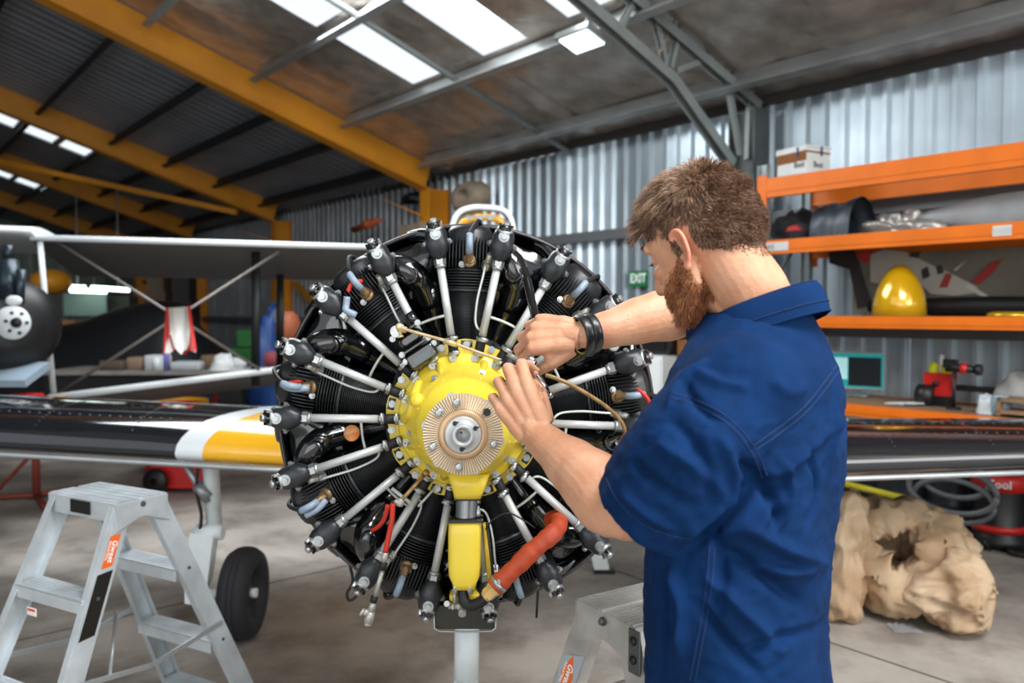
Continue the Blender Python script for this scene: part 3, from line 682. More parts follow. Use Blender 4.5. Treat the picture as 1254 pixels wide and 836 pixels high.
for a, c_ in (((342, 308), (64, 486)), ((70, 296), (318, 452))):
    bar2('bracing_wire', P(a[0], a[1], 6.2 if a[0] > 200 else 5.8), P(c_[0], c_[1], 5.8 if a[0] > 200 else 6.2), .012, m_wire, bp, 1)
# its nose at the left edge
b = mb(m_blk, True); b.lathe([(0, 0), (.12, 0), (.22, .03), (.3, .1), (.34, .25), (.36, .9), (.3, 1.6), (0, 1.7)], P(14, 400, 5.3), (-.8, 1, 0), 30); b.build('fuselage', bp, True)
b = mb(m_edge); b.lathe([(0, 0), (.11, 0), (.112, .02), (0, .02)], P(18, 395, 5.28)-V((0, .03, 0)), (-.1, 1, 0), 28); h = b.build('hub_disc', bp, True)
b = mb(m_blk); c_ = P(18, 395, 5.22); b.lathe([(0, 0), (.03, 0), (.035, .02), (0, .02)], c_, (0, 1, 0), 16)
for k in range(6): b.cyl(c_+V((cos(k)*.07, .012, sin(k)*.07)), c_+V((cos(k)*.07, .022, sin(k)*.07)), .011, n=8)
b.build('hub_bolts', h, True)['kind'] = 'stuff'
b = mb(mat('blue_black_metal', '#28343c', .3, .4)); b.cyl(P(12, 366, 5.35), P(10, 318, 5.35), .085, .06, n=18); b.cyl(P(10, 318, 5.35), P(10, 300, 5.35), .03, n=10); b.cyl(P(24, 372, 5.3), P(26, 330, 5.3), .03, n=8); b.build('header_cylinder', bp, True)
b = mb(m_edge, True); b.ball(P(17, 368, 5.2), (.055, .02, .035), 8); b.build('lamp', bp, True)
b = mb(mat('pale_blue_plate', '#93a5b3', .4)); b.box(P(10, 458, 5.35), (.40, .3, .05), Matrix.Rotation(R(20), 3, 'X')); b.build('belly_plate', bp, True)
b = mb(m_blk); q = P(-60, 460, 6.8); b.cyl(q, (q.x-.1, q.y, .2), .04, n=10); b.cyl(P(20, 492, 5.5), (q.x-.1, q.y, .3), .03, n=10); b.build('gear_leg', bp, True)
b = mb(m_blk); b.lathe([(.05, -.05), (.2, -.05), (.2, .05), (.05, .05)], (q.x-.1, q.y, .2), (1, 0, 0), 20); b.build('tyre', bp, True)
b = mb(mat('wood_beam', '#b37c45', .6, var=.12)); c_ = P(25, 492, 5.0); c_.z = .9
b.box(P(20, 492, 5.4), (.62, .12, .07)); b.build('timber_bearer', bp, True)
b = mb(m_red); b.box(P(32, 489, 5.3), (.16, .13, .075)); b.build('red_bracket', bp, True)
# striped cloth on the wire
rg = thing('wiping_cloth', 'white cloth with red edges hanging where the bracing wires cross', 'cloth', P(219, 378, 5.9))
m_clw = mat('cloth_white', '#d9d6cf', .85, bump=.3, bscale=30); m_clr = mat('cloth_red', '#c8322c', .8)
def ragp(x, y, k=0): return P(x, y, 5.9+.012*sin(x*.9)+k)
def strip(cols, m_, nm, dk):
    b = mb(m_, True)
    for rows in cols:
        f = []
        for dd_ in (0, .004): f.append([ragp(x, y, dk+dd_) for x, y in rows])
        n = len(rows); b.add(f[0]+f[1], [(i, i+1, n+i+1, n+i) for i in range(n-1)]+[tuple(range(n))]+[tuple(range(2*n-1, n-1, -1))])
    b.build(nm, rg, True)
strip([[(204, 377), (233, 375), (240, 432), (232, 428), (226, 434), (216, 426), (208, 433), (201, 432)]], m_clw, 'cloth_panel', .012)
for q in ([(203, 376), (206, 376), (208, 405), (204, 432), (200, 433)], [(229, 375), (233, 374), (241, 430), (236, 428)], [(207, 410), (209, 410), (214, 428), (212, 430)], [(226, 434), (219, 430), (221, 427), (228, 430), (232, 420), (233, 428)], [(233, 405), (235, 430), (231, 428)]):
    strip([q], m_clr, 'red_edging', .0)
strip([[(212, 378), (226, 377), (229, 424), (222, 434), (216, 428)]], mat('cloth_pale', '#e8e6df', .85), 'cloth_tongue', -.01)
# black tarpaulin, workbench and clutter
b = mb(mat('black_tarp', '#101115', .55, bump=.2, bscale=6), True)
tc = P(170, 470, 10.1); tc.z = .95
def tarp(s, t_):
    x = -2.1+3.1*s; y = (t_-.5)*1.6; e = max(0, 1-(abs(t_-.5)*2)**2.5)
    h = (.42+.4*math.exp(-((x+.2)/.75)**2)+.05*sin(x*3))*min(1, 5*s)*min(1, 4*(1-s))
    return V((tc.x+.3+x, tc.y+y, .55+max(0, h)*e+.3*e+.04*noise.noise(V((x*2, y*2, 0)))))
b.grid(tarp, 40, 20); tag(b.build('tarpaulin'), 'large black tarpaulin draped over equipment behind the biplane wing', 'tarpaulin')
t = thing('workbench', 'long cluttered workbench with a black skirt behind the lower biplane wing', 'workbench', (P(200, 470, 7.8).x, P(200, 470, 7.8).y, 0))
zb = .90; xb0, xb1 = P(70, 470, 8.4).x, P(308, 470, 8.4).x; yb = 8.5
b = mb(mat('bench_top', '#8a8580', .6, var=.2)); b.box(((xb0+xb1)/2, yb, zb-.02), (xb1-xb0, .8, .04)); b.build('bench_top', t, True)
b = mb(mat('black_skirt', '#121214', .8)); b.box(((xb0+xb1)/2, yb-.37, (zb-.04)/2), (xb1-xb0-.05, .02, zb-.04)); b.build('skirt', t, True)
for i, (px, w_, h, d_, col, nm, lab, cat) in enumerate((
    (140, .25, .10, .2, '5a4a3c', 'parts_box', 'low brown parts box at the left of the cluttered workbench', 'box'), (163, .16, .13, .2, '8c745f', 'parts_box', 'tan box second from the left on the workbench', 'box'),
    (197, .2, .16, .2, 'c9ced2', 'white_box', 'whitish box on the workbench under the hanging cloth', 'box'), (232, .3, .09, .3, 'aeb3b6', 'tray', 'flat grey tray in the middle of the workbench', 'tray'),
    (256, .18, .15, .2, '6b563f', 'parts_box', 'brown box right of the tray on the workbench', 'box'), (276, .22, .12, .25, 'd5d8d8', 'white_sack', 'white sack near the right end of the workbench', 'sack'), (292, .18, .09, .2, 'c3c6c4', 'white_sack', 'smaller pale sack at the right end of the workbench', 'sack'))):
    c_ = V((P(px, 450, 8.3).x, 8.3+.1*sin(i*2), zb)); b = mb(mat('clutter_'+col, '#'+col, .6))
    if 'sack' in nm: b.smooth = True; b.grid(lump(c_, w_*.6, d_*.5, h*1.3, i, .4, (V((1, 0, 0)), V((0, 1, 0)))), 8, 16)
    else: b.rbox(c_+Z3*h/2, (w_, d_, h), .02, Matrix.Rotation(.3*sin(i*3), 3, 'Z'))
    tag(b.build(nm), lab, cat)
b = mb(mat('violet_can', '#7a78b8', .4)); c_ = V((P(203, 450, 8.15).x, 8.15, zb)); b.lathe([(0, 0), (.03, 0), (.03, .18), (.02, .2), (0, .2)], c_, Z3, 14); tag(b.build('spray_can'), 'small violet spray can on the workbench below the hanging cloth', 'can')
b = mb(m_white); c_ = V((P(192, 450, 8.15).x, 8.15, zb)); b.lathe([(0, 0), (.05, 0), (.05, .12), (.03, .14), (0, .14)], c_, Z3, 14); tag(b.build('white_tub'), 'small white tub left of the violet spray can', 'tub')
for k, (px, py, sx, h) in enumerate(((291, 452, .33, .2), (299, 438, .3, .28), (306, 414, .26, .22))):
    c_ = P(px, py, 11.1); b = mb(mat('green_crate', '#2f7a35', .5)); b.box(c_, (sx, .3, h)); b.box(c_+V((0, -.155, h*.3)), (sx*1.03, .02, .03)); tag(b.build('green_crate'), ['green crate at the foot of the leaning stack', 'green crate in the middle of the leaning stack', 'topmost green crate of the leaning stack'][k], 'crate', 'green crates stacked behind the workbench')
b = mb(mat('post_green', '#29422d', .6)); c_ = P(298, 460, 11.1); b.box(V((c_.x, c_.y+.02, .30)), (.8, .5, .6)); tag(b.build('green_chest'), 'dull green chest carrying the stack of green crates', 'chest')
b = mb(mat('blue_tarp', '#234b8c', .5, bump=.4, bscale=8), True); c_ = P(330, 470, 9.4); c_.z = 0; b.grid(lump(c_, .32, .26, 1.45, 3, .25, (V((1, 0, 0)), V((0, 1, 0)))), 18, 24); tag(b.build('blue_cover'), 'tall blue covered object standing just left of the engine', 'cover')
b = mb(mat('red_disc', '#a8505a', .6)); c_ = P(333, 440, 9.02); b.lathe([(0, 0), (.1, 0), (.1, .02), (0, .02)], c_, (0, 1, 0), 20); tag(b.build('red_disc'), 'dull red disc hanging on the blue cover left of the engine', 'disc')
b = mb(mat('terracotta', '#a65a38', .6), True); b.ball(P(353, 402, 8.6), (.14, .14, .2), 8); b.cyl(P(353, 402, 8.6)-Z3*.1, V((P(353, 402, 8.6).x, 8.6, 0)), .09, n=12); tag(b.build('terracotta_bollard'), 'rusty orange post with a rounded head beside the blue cover', 'post')
b = mb(m_edge, True); b.ball(P(342, 386, 7.3), (.05, .05, .09), 8); b.cyl(P(342, 386, 7.3)+Z3*.05, P(342, 372, 7.3)+Z3*.1, .015); tag(b.build('hanging_bulb'), 'white bulb hanging beside the dark rear wing strut', 'bulb')
# tube lights and far coloured shapes
t = thing('tube_light', 'pair of bright fluorescent tubes under the far biplane wing gap', 'lamp', P(118, 354, 11.5))
for (x0, y0, x1, y1) in ((80, 351, 104, 352), (112, 352, 158, 355), (86, 355.5, 130, 357)):
    b = mb(mat('tube_glow', '#f2fff8', .3, emit=3.5)); b.cyl(P(x0, y0, 11.5), P(x1, y1, 11.5), .03, n=8); b.build('tube', t, True)
b = mb(mat('pale_board', '#7f9a90', .6)); b.box(P(105, 373, 11.8), (.62, .05, .32)); b.build('backboard', t, True)
b = mb(m_up); b.cyl(P(95, 350, 11.6), P(95, 335, 11.6)+Z3*1.2, .01); b.cyl(P(145, 350, 11.6), P(145, 335, 11.6)+Z3*1.2, .01); b.build('hanger', t, True)
b = mb(mat('yellow_cowl', '#c8861c', .5), True); b.ball(P(62, 345, 10.5), (.24, .3, .17), 10); tag(b.build('yellow_cowling'), 'dull yellow cowling seen below the biplane upper wing at left', 'cowling')
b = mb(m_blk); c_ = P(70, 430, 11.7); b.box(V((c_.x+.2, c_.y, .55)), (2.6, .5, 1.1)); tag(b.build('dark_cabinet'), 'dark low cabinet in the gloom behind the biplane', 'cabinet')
b = mb(mat('tan_board', '#a06f4d', .7)); b.box(V((P(78, 396, 10.6).x, 10.6, P(78, 396, 10.6).z)), (.4, .2, .09)); tag(b.build('tan_board'), 'tan board lying on the dark cabinet', 'board')
for k, (px, py, sx, sz, col, lab) in enumerate(((226, 352, .26, .4, '1f1c1c', 'dark carton left of the third orange column'), (150, 375, .35, .3, '3a4038', 'grey green carton below the tube lights'), (195, 345, .25, .3, '4a3a2c', 'brown carton behind the hanging cloth'), (255, 425, .28, .22, '7a5a3a', 'tan carton behind the right end of the tarpaulin'))):
    c_ = P(px, py, 12.2); b = mb(mat('box_'+col, '#'+col, .7)); b.box((c_.x, c_.y, c_.z), (sx, .3, sz)); b.box((c_.x, c_.y, (c_.z-sz/2)/2), (sx*1.3, .35, c_.z-sz/2)); tag(b.build('stacked_carton'), lab, 'box')
# red drum under the biplane wing, bottle
c_ = P(216, 490, 7.45); zt = c_.z
t = thing('red_drum', 'red drum with a yellow rim standing behind the near wing', 'drum', (c_.x, c_.y, 0))
b = mb(m_red); b.lathe([(0, .01), (.26, .01), (.275, .03), (.275, zt-.03), (.26, zt-.03), (.26, zt-.12), (0, zt-.12)], (c_.x, c_.y, 0), Z3, 32); b.build('drum_body', t, True)
b = mb(mat('rim_yellow', '#e6a519', .45)); b.lathe([(.278, zt-.06), (.283, zt), (.27, zt), (.265, zt-.05), (.278, zt-.06)], (c_.x, c_.y, 0), Z3, 32); b.build('rim', t, True)
b = mb(m_white); b.lathe([(.279, zt-.2), (.279, zt-.03)], (c_.x, c_.y, 0), Z3, 12, a0=-pi/2-.4, a1=-pi/2+.5); b.build('paper_label', t, True)
# red trolley and jack stand beneath the wing
t = thing('tool_trolley', 'red trolley with a dark wheel on the floor under the near wing', 'trolley', onz(212, 602, 0)); c_ = onz(212, 602, 0)
b = mb(m_red); b.box(c_+V((.05, .1, .17)), (.42, .3, .26)); b.build('body', t, True)
b = mb(m_blk); b.lathe([(.03, -.03), (.1, -.03), (.11, 0), (.1, .03), (.03, .03)], c_+V((-.1, -.1, .11)), (.2, 1, 0), 20); b.build('wheel', t, True)
b = mb(m_red); b.cyl(c_+V((.2, .1, .28)), c_+V((.3, .2, .8)), .015); b.build('handle', t, True)
t = thing('jack_stand', 'rusty red tripod jack stand under the left wing', 'stand', onz(45, 612, 0)); c_ = onz(45, 612, 0)
m_jack = mat('rusty_red', '#8a3a2a', .6, var=.2)
b = mb(m_jack); b.cyl(c_+Z3*.02, c_+Z3*.62, .03, n=10); b.build('post', t, True)
for a in (pi*1.02, -.9, 1.2):
    b = mb(m_jack); b.cyl(c_+Z3*.04, c_+V((cos(a)*.5, sin(a)*.5, .02)), .02, n=8); b.build('foot', t, True)
b = mb(m_jack); b.cyl(c_+Z3*.4, c_+V((cos(pi*1.02)*.35, sin(pi*1.02)*.35, .03)), .016, n=8); b.build('brace', t, True)
# ======================= THE AIRPLANE BEHIND THE ENGINE =======================
ap = thing('airplane', 'low wing airplane with black, white and yellow wings carrying the open radial engine', 'airplane', (-.12, 3.4, 0))
m_pblk = mat('gloss_black_paint', '#14171d', .12, coat=.8, var=.15, vscale=2)
m_pwht = mat('gloss_white_paint', '#dfe6ea', .25, coat=.4)
m_pyel = mat('gloss_yellow_paint', '#f3b41c', .22, coat=.6)
m_alu = mat('bare_aluminium', '#b4b8ba', .35, .6, var=.08)
CH, TH = 1.55, .40
def wingpt(x, a, side):
    """x spanwise, a angle round the section (0..2pi, 0 = leading edge, first half = upper skin)"""
    s = (1-cos(a))/2; tp_ = 1-.05*(abs(x)-1) if side < 0 else 1-.15*max(0, x-1)
    y = TH*tp_*1.4*(sqrt(s)-.9*s-.1*s*s)*(1 if a < pi else -.5)
    if side < 0: zl = .885+.05*(abs(x)-.97); d = 3.32+.03*(abs(x)-1)
    else: zl = .853+.03*(x-1.45); d = 3.30+.02*(x-1.2)
    return V((x, d+s*CH*tp_, zl+y-.02*s))
NA = 48
def panel(x0, x1, m, side, name='wing_skin', n=10):
    b = mb(m); rings = []
    for i in range(n+1):
        rings.append([wingpt(x0(a)+(x1(a)-x0(a))*i/n, a, side) for a in [2*pi*k/NA for k in range(NA)]])
    b.loft(rings, False, False); return b.build(name, ap, True)
def sfr(a): return min(1, ((1-cos(a))/2)/.3)
bnd = lambda off: (lambda a: -(1.42-off-.19*(sfr(a)**.8 if a < pi else 0)))
panel(lambda a: -6.0, bnd(0), m_pblk, -1, n=30); panel(bnd(0), bnd(.115), m_pwht, -1, 'white_band', 3); panel(bnd(.115), lambda a: -.15, m_pyel, -1, 'yellow_root', 6)
panel(lambda a: .0, lambda a: 3.05, m_pblk, 1, n=16)
b = mb(m_pblk); r0 = [wingpt(3.05, 2*pi*k/NA, 1) for k in range(NA)]; cx_ = sum(r0, V())/NA; b.loft([r0, [p*.8+cx_*.2+V((.05, 0, 0)) for p in r0], [p*.4+cx_*.6+V((.09, 0, 0)) for p in r0]], False, True); b.build('wing_tip', ap, True)
for side in (-1, 1):
    pts = [wingpt(x, 0, side)+V((0, -.004, -.045)) for x in [side*q for q in ((.6, 1.2, 2, 3, 4.5, 6) if side < 0 else (.6, 1.2, 2, 3.0))]]
    b = mb(m_alu); b.tube(pts, .012, 8); b.build('leading_edge_strip', ap, True)
    b = mb(mat('rivet_grey', '#585c62', .5, .2))
    for s0 in (.24, .1):
        a = math.acos(1-2*s0)
        for i in range(75 if side < 0 else 36):
            x = side*(1.3+.045*i) if side > 0 else -(1.5+.045*i)
            p = wingpt(x, a, side); q = (wingpt(x, a+.02, side)-p).normalized(); nn_ = V((side, 0, 0)).cross(q).normalized(); nn_ = nn_ if nn_.z > 0 else -nn_
            b.cyl(p, p+nn_*.002, .0052, n=6)
    for xr in [1.62+.42*j for j in range(7 if side < 0 else 4)]:
        for i in range(16):
            a = math.acos(1-2*(.03+.018*i)); p = wingpt(side*xr, a, side); b.cyl(p, p+V((0, -.001, .003)), .003, n=6)
    o = b.build('rivet_row', ap, True); o['kind'] = 'stuff'
b = mb(mat('red_print', '#e0452a', .5)); b.box(wingpt(-1.0, math.acos(1-2*.24), -1)+V((0, 0, .003)), (.17, .05, .003), Matrix.Rotation(.12, 3, 'X')); b.build('red_marking', ap, True)
# fuselage, windshield, canopy
m_fus = mat('fuselage_black', '#1b1d22', .3, coat=.4)
b = mb(m_fus); rings = []
for y, rx, rt, rb in ((2.28, .40, .42, .42), (2.6, .42, .46, .46), (3.2, .42, .50, .48), (3.9, .42, .53, .48), (4.8, .38, .5, .4), (6.2, .25, .34, .2), (7.6, .1, .2, .05)):
    rings.append([V((-.10+rx*sin(a), y, 1.3+(rt if cos(a) > 0 else rb)*cos(a))) for a in [2*pi*k/36 for k in range(36)]])
b.loft(rings); b.build('fuselage', ap, True)
def cvp(px, py, d=3.95): return P(px, py, d)
arch = [(551, 292), (553, 280), (558, 266), (566, 258), (580, 254), (596, 254), (612, 256), (622, 262), (627, 272), (629, 284), (631, 292)]
b = mb(mat('windshield_white', '#e9eef0', .3, coat=.3)); b.tube(catmull([cvp(*p) for p in arch], 4), .015, 10, up=(0, 1, 0)); b.build('windshield_frame', ap, True)
b = mb(m_blk); b.tube(catmull([cvp(x+(590-x)*.07, y+3, 3.96) for x, y in arch], 4), .006, 8); b.build('windshield_seal', ap, True)
b = mb(mat('clear_glass', '#dfe8ea', .03, trans=1, alpha=.25)); rings = []
for k, d, z0 in ((1, 3.96, 0), (1.06, 4.3, .02), (1.02, 4.8, .0), (.7, 5.5, -.1)):
    c_ = cvp(590, 292, 3.95); rings.append([c_+(cvp(x, y)-c_)*k+V((0, d-3.95, z0)) for x, y in arch])
b.loft(rings, False, False, closed=False); b.build('canopy', ap, True)
b = mb(m_pyel); b.tube(catmull([cvp(x, y, 4.5) for x, y in ((560, 288), (568, 272), (590, 266), (612, 270), (622, 286))], 4), .02, 8); b.build('rear_hoop', ap, True)
b = mb(m_beige); b.box(cvp(590, 296, 4.4), (.34, .3, .16)); b.build('seat_back', ap, True)
b = mb(m_alu)
for x in (575, 588, 600): b.box(cvp(x, 267, 4.1), (.02, .02, .02))
b.box(cvp(589, 265, 4.1), (.16, .01, .012)); b.build('coaming_rail', ap, True)
# main gear: left (seen), right (hidden behind the man)
m_tyre = mat('tyre_rubber', '#26262a', .75, bump=.1); m_gw = mat('gear_white', '#e2eaec', .4, coat=.2, var=.06)
def gear(xw, yw, xs, part):
    t = part
    b = mb(m_gw); b.cyl((xs, yw-.02, .88), (xs+.01, yw, .50), .036, n=18); b.build('gear_leg', t, True)
    b = mb(m_gw); b.prism([(-.055, 0), (.05, 0), (.045, -.22), (.01, -.32), (-.045, -.32), (-.06, -.2)], (xs-.02, yw-.0, .50), (1, 0, -.12), (.12, 0, 1), .07); b.cyl((xs-.06, yw-.03, .5), (xs+.06, yw-.03, .5), .035, n=14)
    b.cyl((xs-.06, yw, .21), (xw, yw, .21), .02, n=12); b.build('wheel_fork', t, True)
    b = mb(m_alu); b.cyl((xs-.14, yw-.02, .86), (xs-.0, yw-.04, .64), .017, n=10); b.cyl((xs-.05, yw-.04, .72), (xs+.0, yw-.04, .66), .028, n=10); b.build('side_brace', t, True)
    b = mb(m_blk); b.tube(catmull([(xs-.035, yw-.05, .86), (xs-.05, yw-.05, .7), (xs-.03, yw-.05, .58), (xs-.05, yw-.05, .45)]), .008, 8); b.build('brake_line', t, True)
    b = mb(m_tyre); pr_ = [(.11, -.055), (.15, -.068), (.185, -.062), (.203, -.035), (.208, -.014), (.202, -.012), (.208, -.010), (.209, 0), (.208, .010), (.202, .012), (.208, .014), (.203, .035), (.185, .062), (.15, .068), (.11, .055), (.1, .03)]
    b.lathe(pr_, (xw, yw, .21), (1, .0, 0), 48); w_ = b.build('tyre', t, True)
    b = mb(mat('wheel_hub_dark', '#2a2d30', .5)); b.lathe([(0, .03), (.03, .035), (.05, .015), (.095, .02), (.112, .052), (.118, .05)], (xw, yw, .21), (1, 0, 0), 30); b.lathe([(0, -.03), (.05, -.015), (.118, -.05)], (xw, yw, .21), (1, 0, 0), 30); b.build('wheel_disc', w_, True)
    b = mb(m_gw); b.cyl((xw+.03, yw, .21), (xw+.06, yw, .21), .022, n=12); b.build('hub_cap', w_, True)
gear(-1.235, 3.62, -1.375, ap); gear(1.1, 3.62, 1.24, ap)
# nose leg
b = mb(m_gw); b.cyl(P(572, 760, 2.32), P(571, 830, 2.32), .036, n=20); p = P(571, 830, 2.32); b.cyl(p, (p.x, p.y, .22), .036, .03, n=20); b.build('nose_leg', ap, True)
b = mb(m_tyre); b.lathe([(.08, -.04), (.12, -.055), (.15, -.045), (.165, -.02), (.168, 0), (.165, .02), (.15, .045), (.12, .055), (.08, .04)], (p.x, p.y+.02, .168), (1, 0, 0), 36); b.build('nose_tyre', ap, True)

# ======================= STEP LADDERS =======================
m_lad = mat('ladder_aluminium', '#c8cfd3', .4, .35, var=.14, vscale=9, bump=.08, bscale=40)
m_lad2 = mat('worn_ladder_aluminium', '#b5b3ae', .45, .35, var=.2, vscale=12, bump=.1, bscale=40)
m_sblk = mat('sticker_black', '#16120f', .35); m_sor = mat('sticker_orange', '#f26a12', .45); m_sgrey = mat('sticker_grey', '#a9b2ba', .4)
def ladder(name, label, ctr, X, m, L=.35, W=.19, H=.9, fl=.06, sp=.33):
    """double-sided platform ladder; local x along the platform, -y the front side"""
    X = V(X).normalized(); Y = Z3.cross(X); t = thing(name, label, 'ladder', (ctr[0], ctr[1], 0), frame(X, Y, Z3))
    # ribbed platform
    for s_ in (-1, 1):
        b = mb(m); b.box((0, s_*W/4, H-.012), (L, W/2-.0005, .012))
        for k in range(9): b.box((0, s_*(W/4)+(k-4)*.0092, H-.004), (L-.004, .0045 if k not in (2, 6) else .002, .005))
        b.box((0, s_*(W/2-.003), H-.035), (L, .004, .06)); b.build('platform', t)
    for e in (-1, 1):
        for s_ in (-1, 1):
            b = mb(m); top = V((e*(L/2-.012), s_*(W/2-.035), H-.02)); bot = V((e*(L/2+fl), s_*(W/2+sp), .012))
            d = (bot-top).normalized(); xa = V((e, 0, 0)); xa = (xa-d*xa.dot(d)).normalized(); ya = d.cross(xa); F = frame(xa, ya, d); c_ = (top+bot)/2; ln = (bot-top).length
            b.box(c_, (.003, .068, ln), F); b.box(c_+ya*.033-xa*.013, (.026, .003, ln), F); b.box(c_-ya*.033-xa*.013, (.026, .003, ln), F)
            st = b.build('stile', t)
            b = mb(m_blk); b.box(bot+V((0, 0, .0)), (.04, .08, .024)); b.build('foot', t)
            for h_ in (.62, .33, .055):
                q = (H-.02-h_)/(H-.032); pp = top.lerp(bot, q)
                if e > 0:
                    pm = top.lerp(bot, q); wd = pp.x*2-.03
                    b = mb(m); b.box((0, pm.y, h_), (wd, .085, .006)); b.box((0, pm.y-.041*1, h_-.02), (wd, .003, .04)); b.box((0, pm.y+.041, h_-.012), (wd, .003, .024))
                    for k in range(5): b.box((0, pm.y+(k-2)*.015, h_+.004), (wd, .004, .003))
                    b.build('step', t)
                r_ = mb(mat('rivet_dark', '#5b5f62', .4, .5)); r_.cyl(pp+xa*.001, pp+xa*.005, .006, n=8); r_.build('rivet', st)
        b = mb(m); b.prism([(-W/2, 0), (W/2, 0), (W/2, -.045), (W/2+.01, -.09), (.012, -.055), (-.012, -.055), (-W/2-.01, -.09), (-W/2, -.045)], (e*(L/2-.001), 0, H-.008), (0, 1, 0), (0, 0, 1), .004*1); b.build('end_bracket', t)
        b = mb(mat('pivot_steel', '#6d7072', .35, .7)); b.hexb((e*(L/2+.003), 0, H-.022), (e, 0, 0), .007, .008); b.build('pivot_bolt', t)
    for e in (-1, 1):
        b = mb(m_alu); x = e*(L/2+.022)
        ya_, yb_ = (W/2-.035)+(sp+.035)*.62, 0
        h_ = H-.02-(H-.03)*.62
        b.box((x+e*.012, ya_/2, h_+.03), (.006, ya_*1.03, .016), Matrix.Rotation(.14, 3, 'X')); b.box((x+e*.012, -ya_/2, h_+.03), (.006, ya_*1.03, .016), Matrix.Rotation(-.14, 3, 'X')); b.build('spreader', t)
    b = mb(m_alu); b.cyl((-L/2-.02, .16, .40), (L/2+.02, -.14, .36), .006, n=8); b.build('cross_rod', t)
    def decal(e, s_, h0, h1, w0, m_, nm, off=.0022, skew=0, txt=None, shape=None):
        top = V((e*(L/2-.012), s_*(W/2-.035), H-.02)); bot = V((e*(L/2+fl), s_*(W/2+sp), .012)); d = (bot-top).normalized(); xa = V((e, 0, 0)); xa = (xa-d*xa.dot(d)).normalized(); ya = d.cross(xa)
        ya = -ya if ya.y*s_ < 0 else ya      # ya points outwards in y
        up = -d; c_ = top+d*((h0+h1)/2)+xa*off; hh = (h1-h0)/2
        pts = shape or [(-w0, -hh-skew), (w0, -hh+skew), (w0, hh+skew), (-w0, hh-skew)]
        b = mb(m_); n_ = ya.cross(up); o_, xx = (c_, ya) if n_.dot(xa) > 0 else (c_, -ya)
        if xx is not ya: pts = [(-p_[0], p_[1]) for p_ in pts][::-1]
        b.prism(pts, o_, xx, up, .0006); ob = b.build(nm, t)
        if txt:
            T = Matrix.Translation(WM[t.name] @ (c_+xa*.0012)) @ (WM[t.name].to_3x3() @ frame(-up, (-up).cross(-xa) if False else xa.cross(-up), xa)).to_4x4()
            text_mesh(txt[0], txt[1], T @ Matrix.Translation((0, .004, 0)), mat('sticker_white', '#f4f4f0', .5), 'lettering', ob, .0003, .0006)
            text_mesh(txt[2], txt[1]*.42, T @ Matrix.Translation((.0, -.012, 0)), mat('sticker_white', '#f4f4f0', .5), 'lettering', ob, .0003, .0002)
    return t, decal
A_, B_, C_ = V((-1.54, 2.64, 0)), V((-1.495, 2.83, 0)), V((-1.23, 2.47, 0))
c1 = (A_+V((-1.177, 2.67, 0)))/2
t1, dec1 = ladder('step_ladder', 'silver platform step ladder at the lower left before the wheel', (c1.x, c1.y), (.88, -.47, 0), m_lad)
dec1(1, -1, .09, .19, .017, m_sor, 'orange_sticker', .0024, -.008, ('Gwest', .026, 'INDUSTRIAL'))
dec1(1, -1, .205, .40, .024, m_sblk, 'black_sticker', .0024, -.012)
b = mb(m_sblk); b.box((-.0, -.19/2-.0035, .868), (.10, .002, .042)); b.build('black_sticker', t1)
b = mb(mat('warning_label', '#f0e6e2', .5)); b.box((0.02, -.19/2-.03-.148, .585), (.045, .002, .024)); b.build('warning_label', t1)
b = mb(mat('warning_red', '#d2402c', .5)); b.box((0.02, -.19/2-.03-.1495, .59), (.036, .001, .007)); b.build('warning_strip', t1)
cx, cy = V((.142, 1.667, 0)), V((.229, 1.5, 0)); c2 = (cx+cy)/2+V((.84, .54, 0)).normalized()*.175
t2, dec2 = ladder('step_ladder', 'worn grey step ladder with ribbed top standing before the man', (c2.x, c2.y), (.84, .54, 0), m_lad2, sp=.29)
dec2(-1, 1, .115, .225, .022, m_sgrey, 'grey_sticker', .0022, 0, None, [(-.03, .075), (.03, .03), (.024, -.06), (-.022, -.085), (-.03, -.02)])
dec2(-1, 1, .125, .215, .022, m_sor, 'orange_sticker', .0032, 0, ('Gwest', .024, 'INDUSTRIAL'), [(0, .052), (.019, .0), (.017, -.012), (0, -.055), (-.018, -.005), (-.018, .008)])
dec2(-1, 1, .26, .36, .026, m_sblk, 'black_sticker', .0024, .02)
b = mb(m_gdark); b.box((-.35/2-.003, -.095, .85), (.004, .03, .085)); b.build('hinge_plate', t2)
for z in (.872, .835):
    b = mb(m_blk); b.ball((-.35/2-.007, -.095, z), (.005, .009, .009), 6); b.build('hinge_rivet', t2)
# ======================= THE RADIAL ENGINE =======================
E0, F0 = P(569, 509, 2.02), P(567, 532, 1.66)
ez = (F0-E0).normalized(); ex = V((1, 0, 0)); ex = (ex-ez*ex.dot(ez)).normalized(); ey = ez.cross(ex)
eng = thing('radial_engine', 'nine cylinder radial engine, black cylinders round a yellow nose case', 'engine', E0, frame(ex*.966, ey*.982, ez))
m_fin = mat('black_fins', '#1c1e20', .38, var=.2, vscale=30); m_blkg = mat('gloss_black_enamel', '#0e0f12', .14, coat=.9, var=.2, vscale=20, bump=.12, bscale=18)
m_cast = mat('dark_casting', '#26292d', .36, .2, var=.15, vscale=30, bump=.1, bscale=60)
m_tube = mat('pushrod_grey', '#c3c5c4', .33, .25, var=.05); m_zinc = mat('zinc_plate', '#b0b4b4', .34, .8, var=.1, vscale=40)
m_rub = mat('black_rubber', '#151516', .6); m_ey = mat('case_yellow', '#ecd03e', .35, coat=.25, bump=.06, bscale=30)
m_brass = mat('aged_brass', '#7d6648', .4, .6, var=.3, vscale=40); m_cap = mat('blue_grey_cap', '#8494a5', .45); m_prim = mat('primer_line', '#c5ccc6', .4, .1)
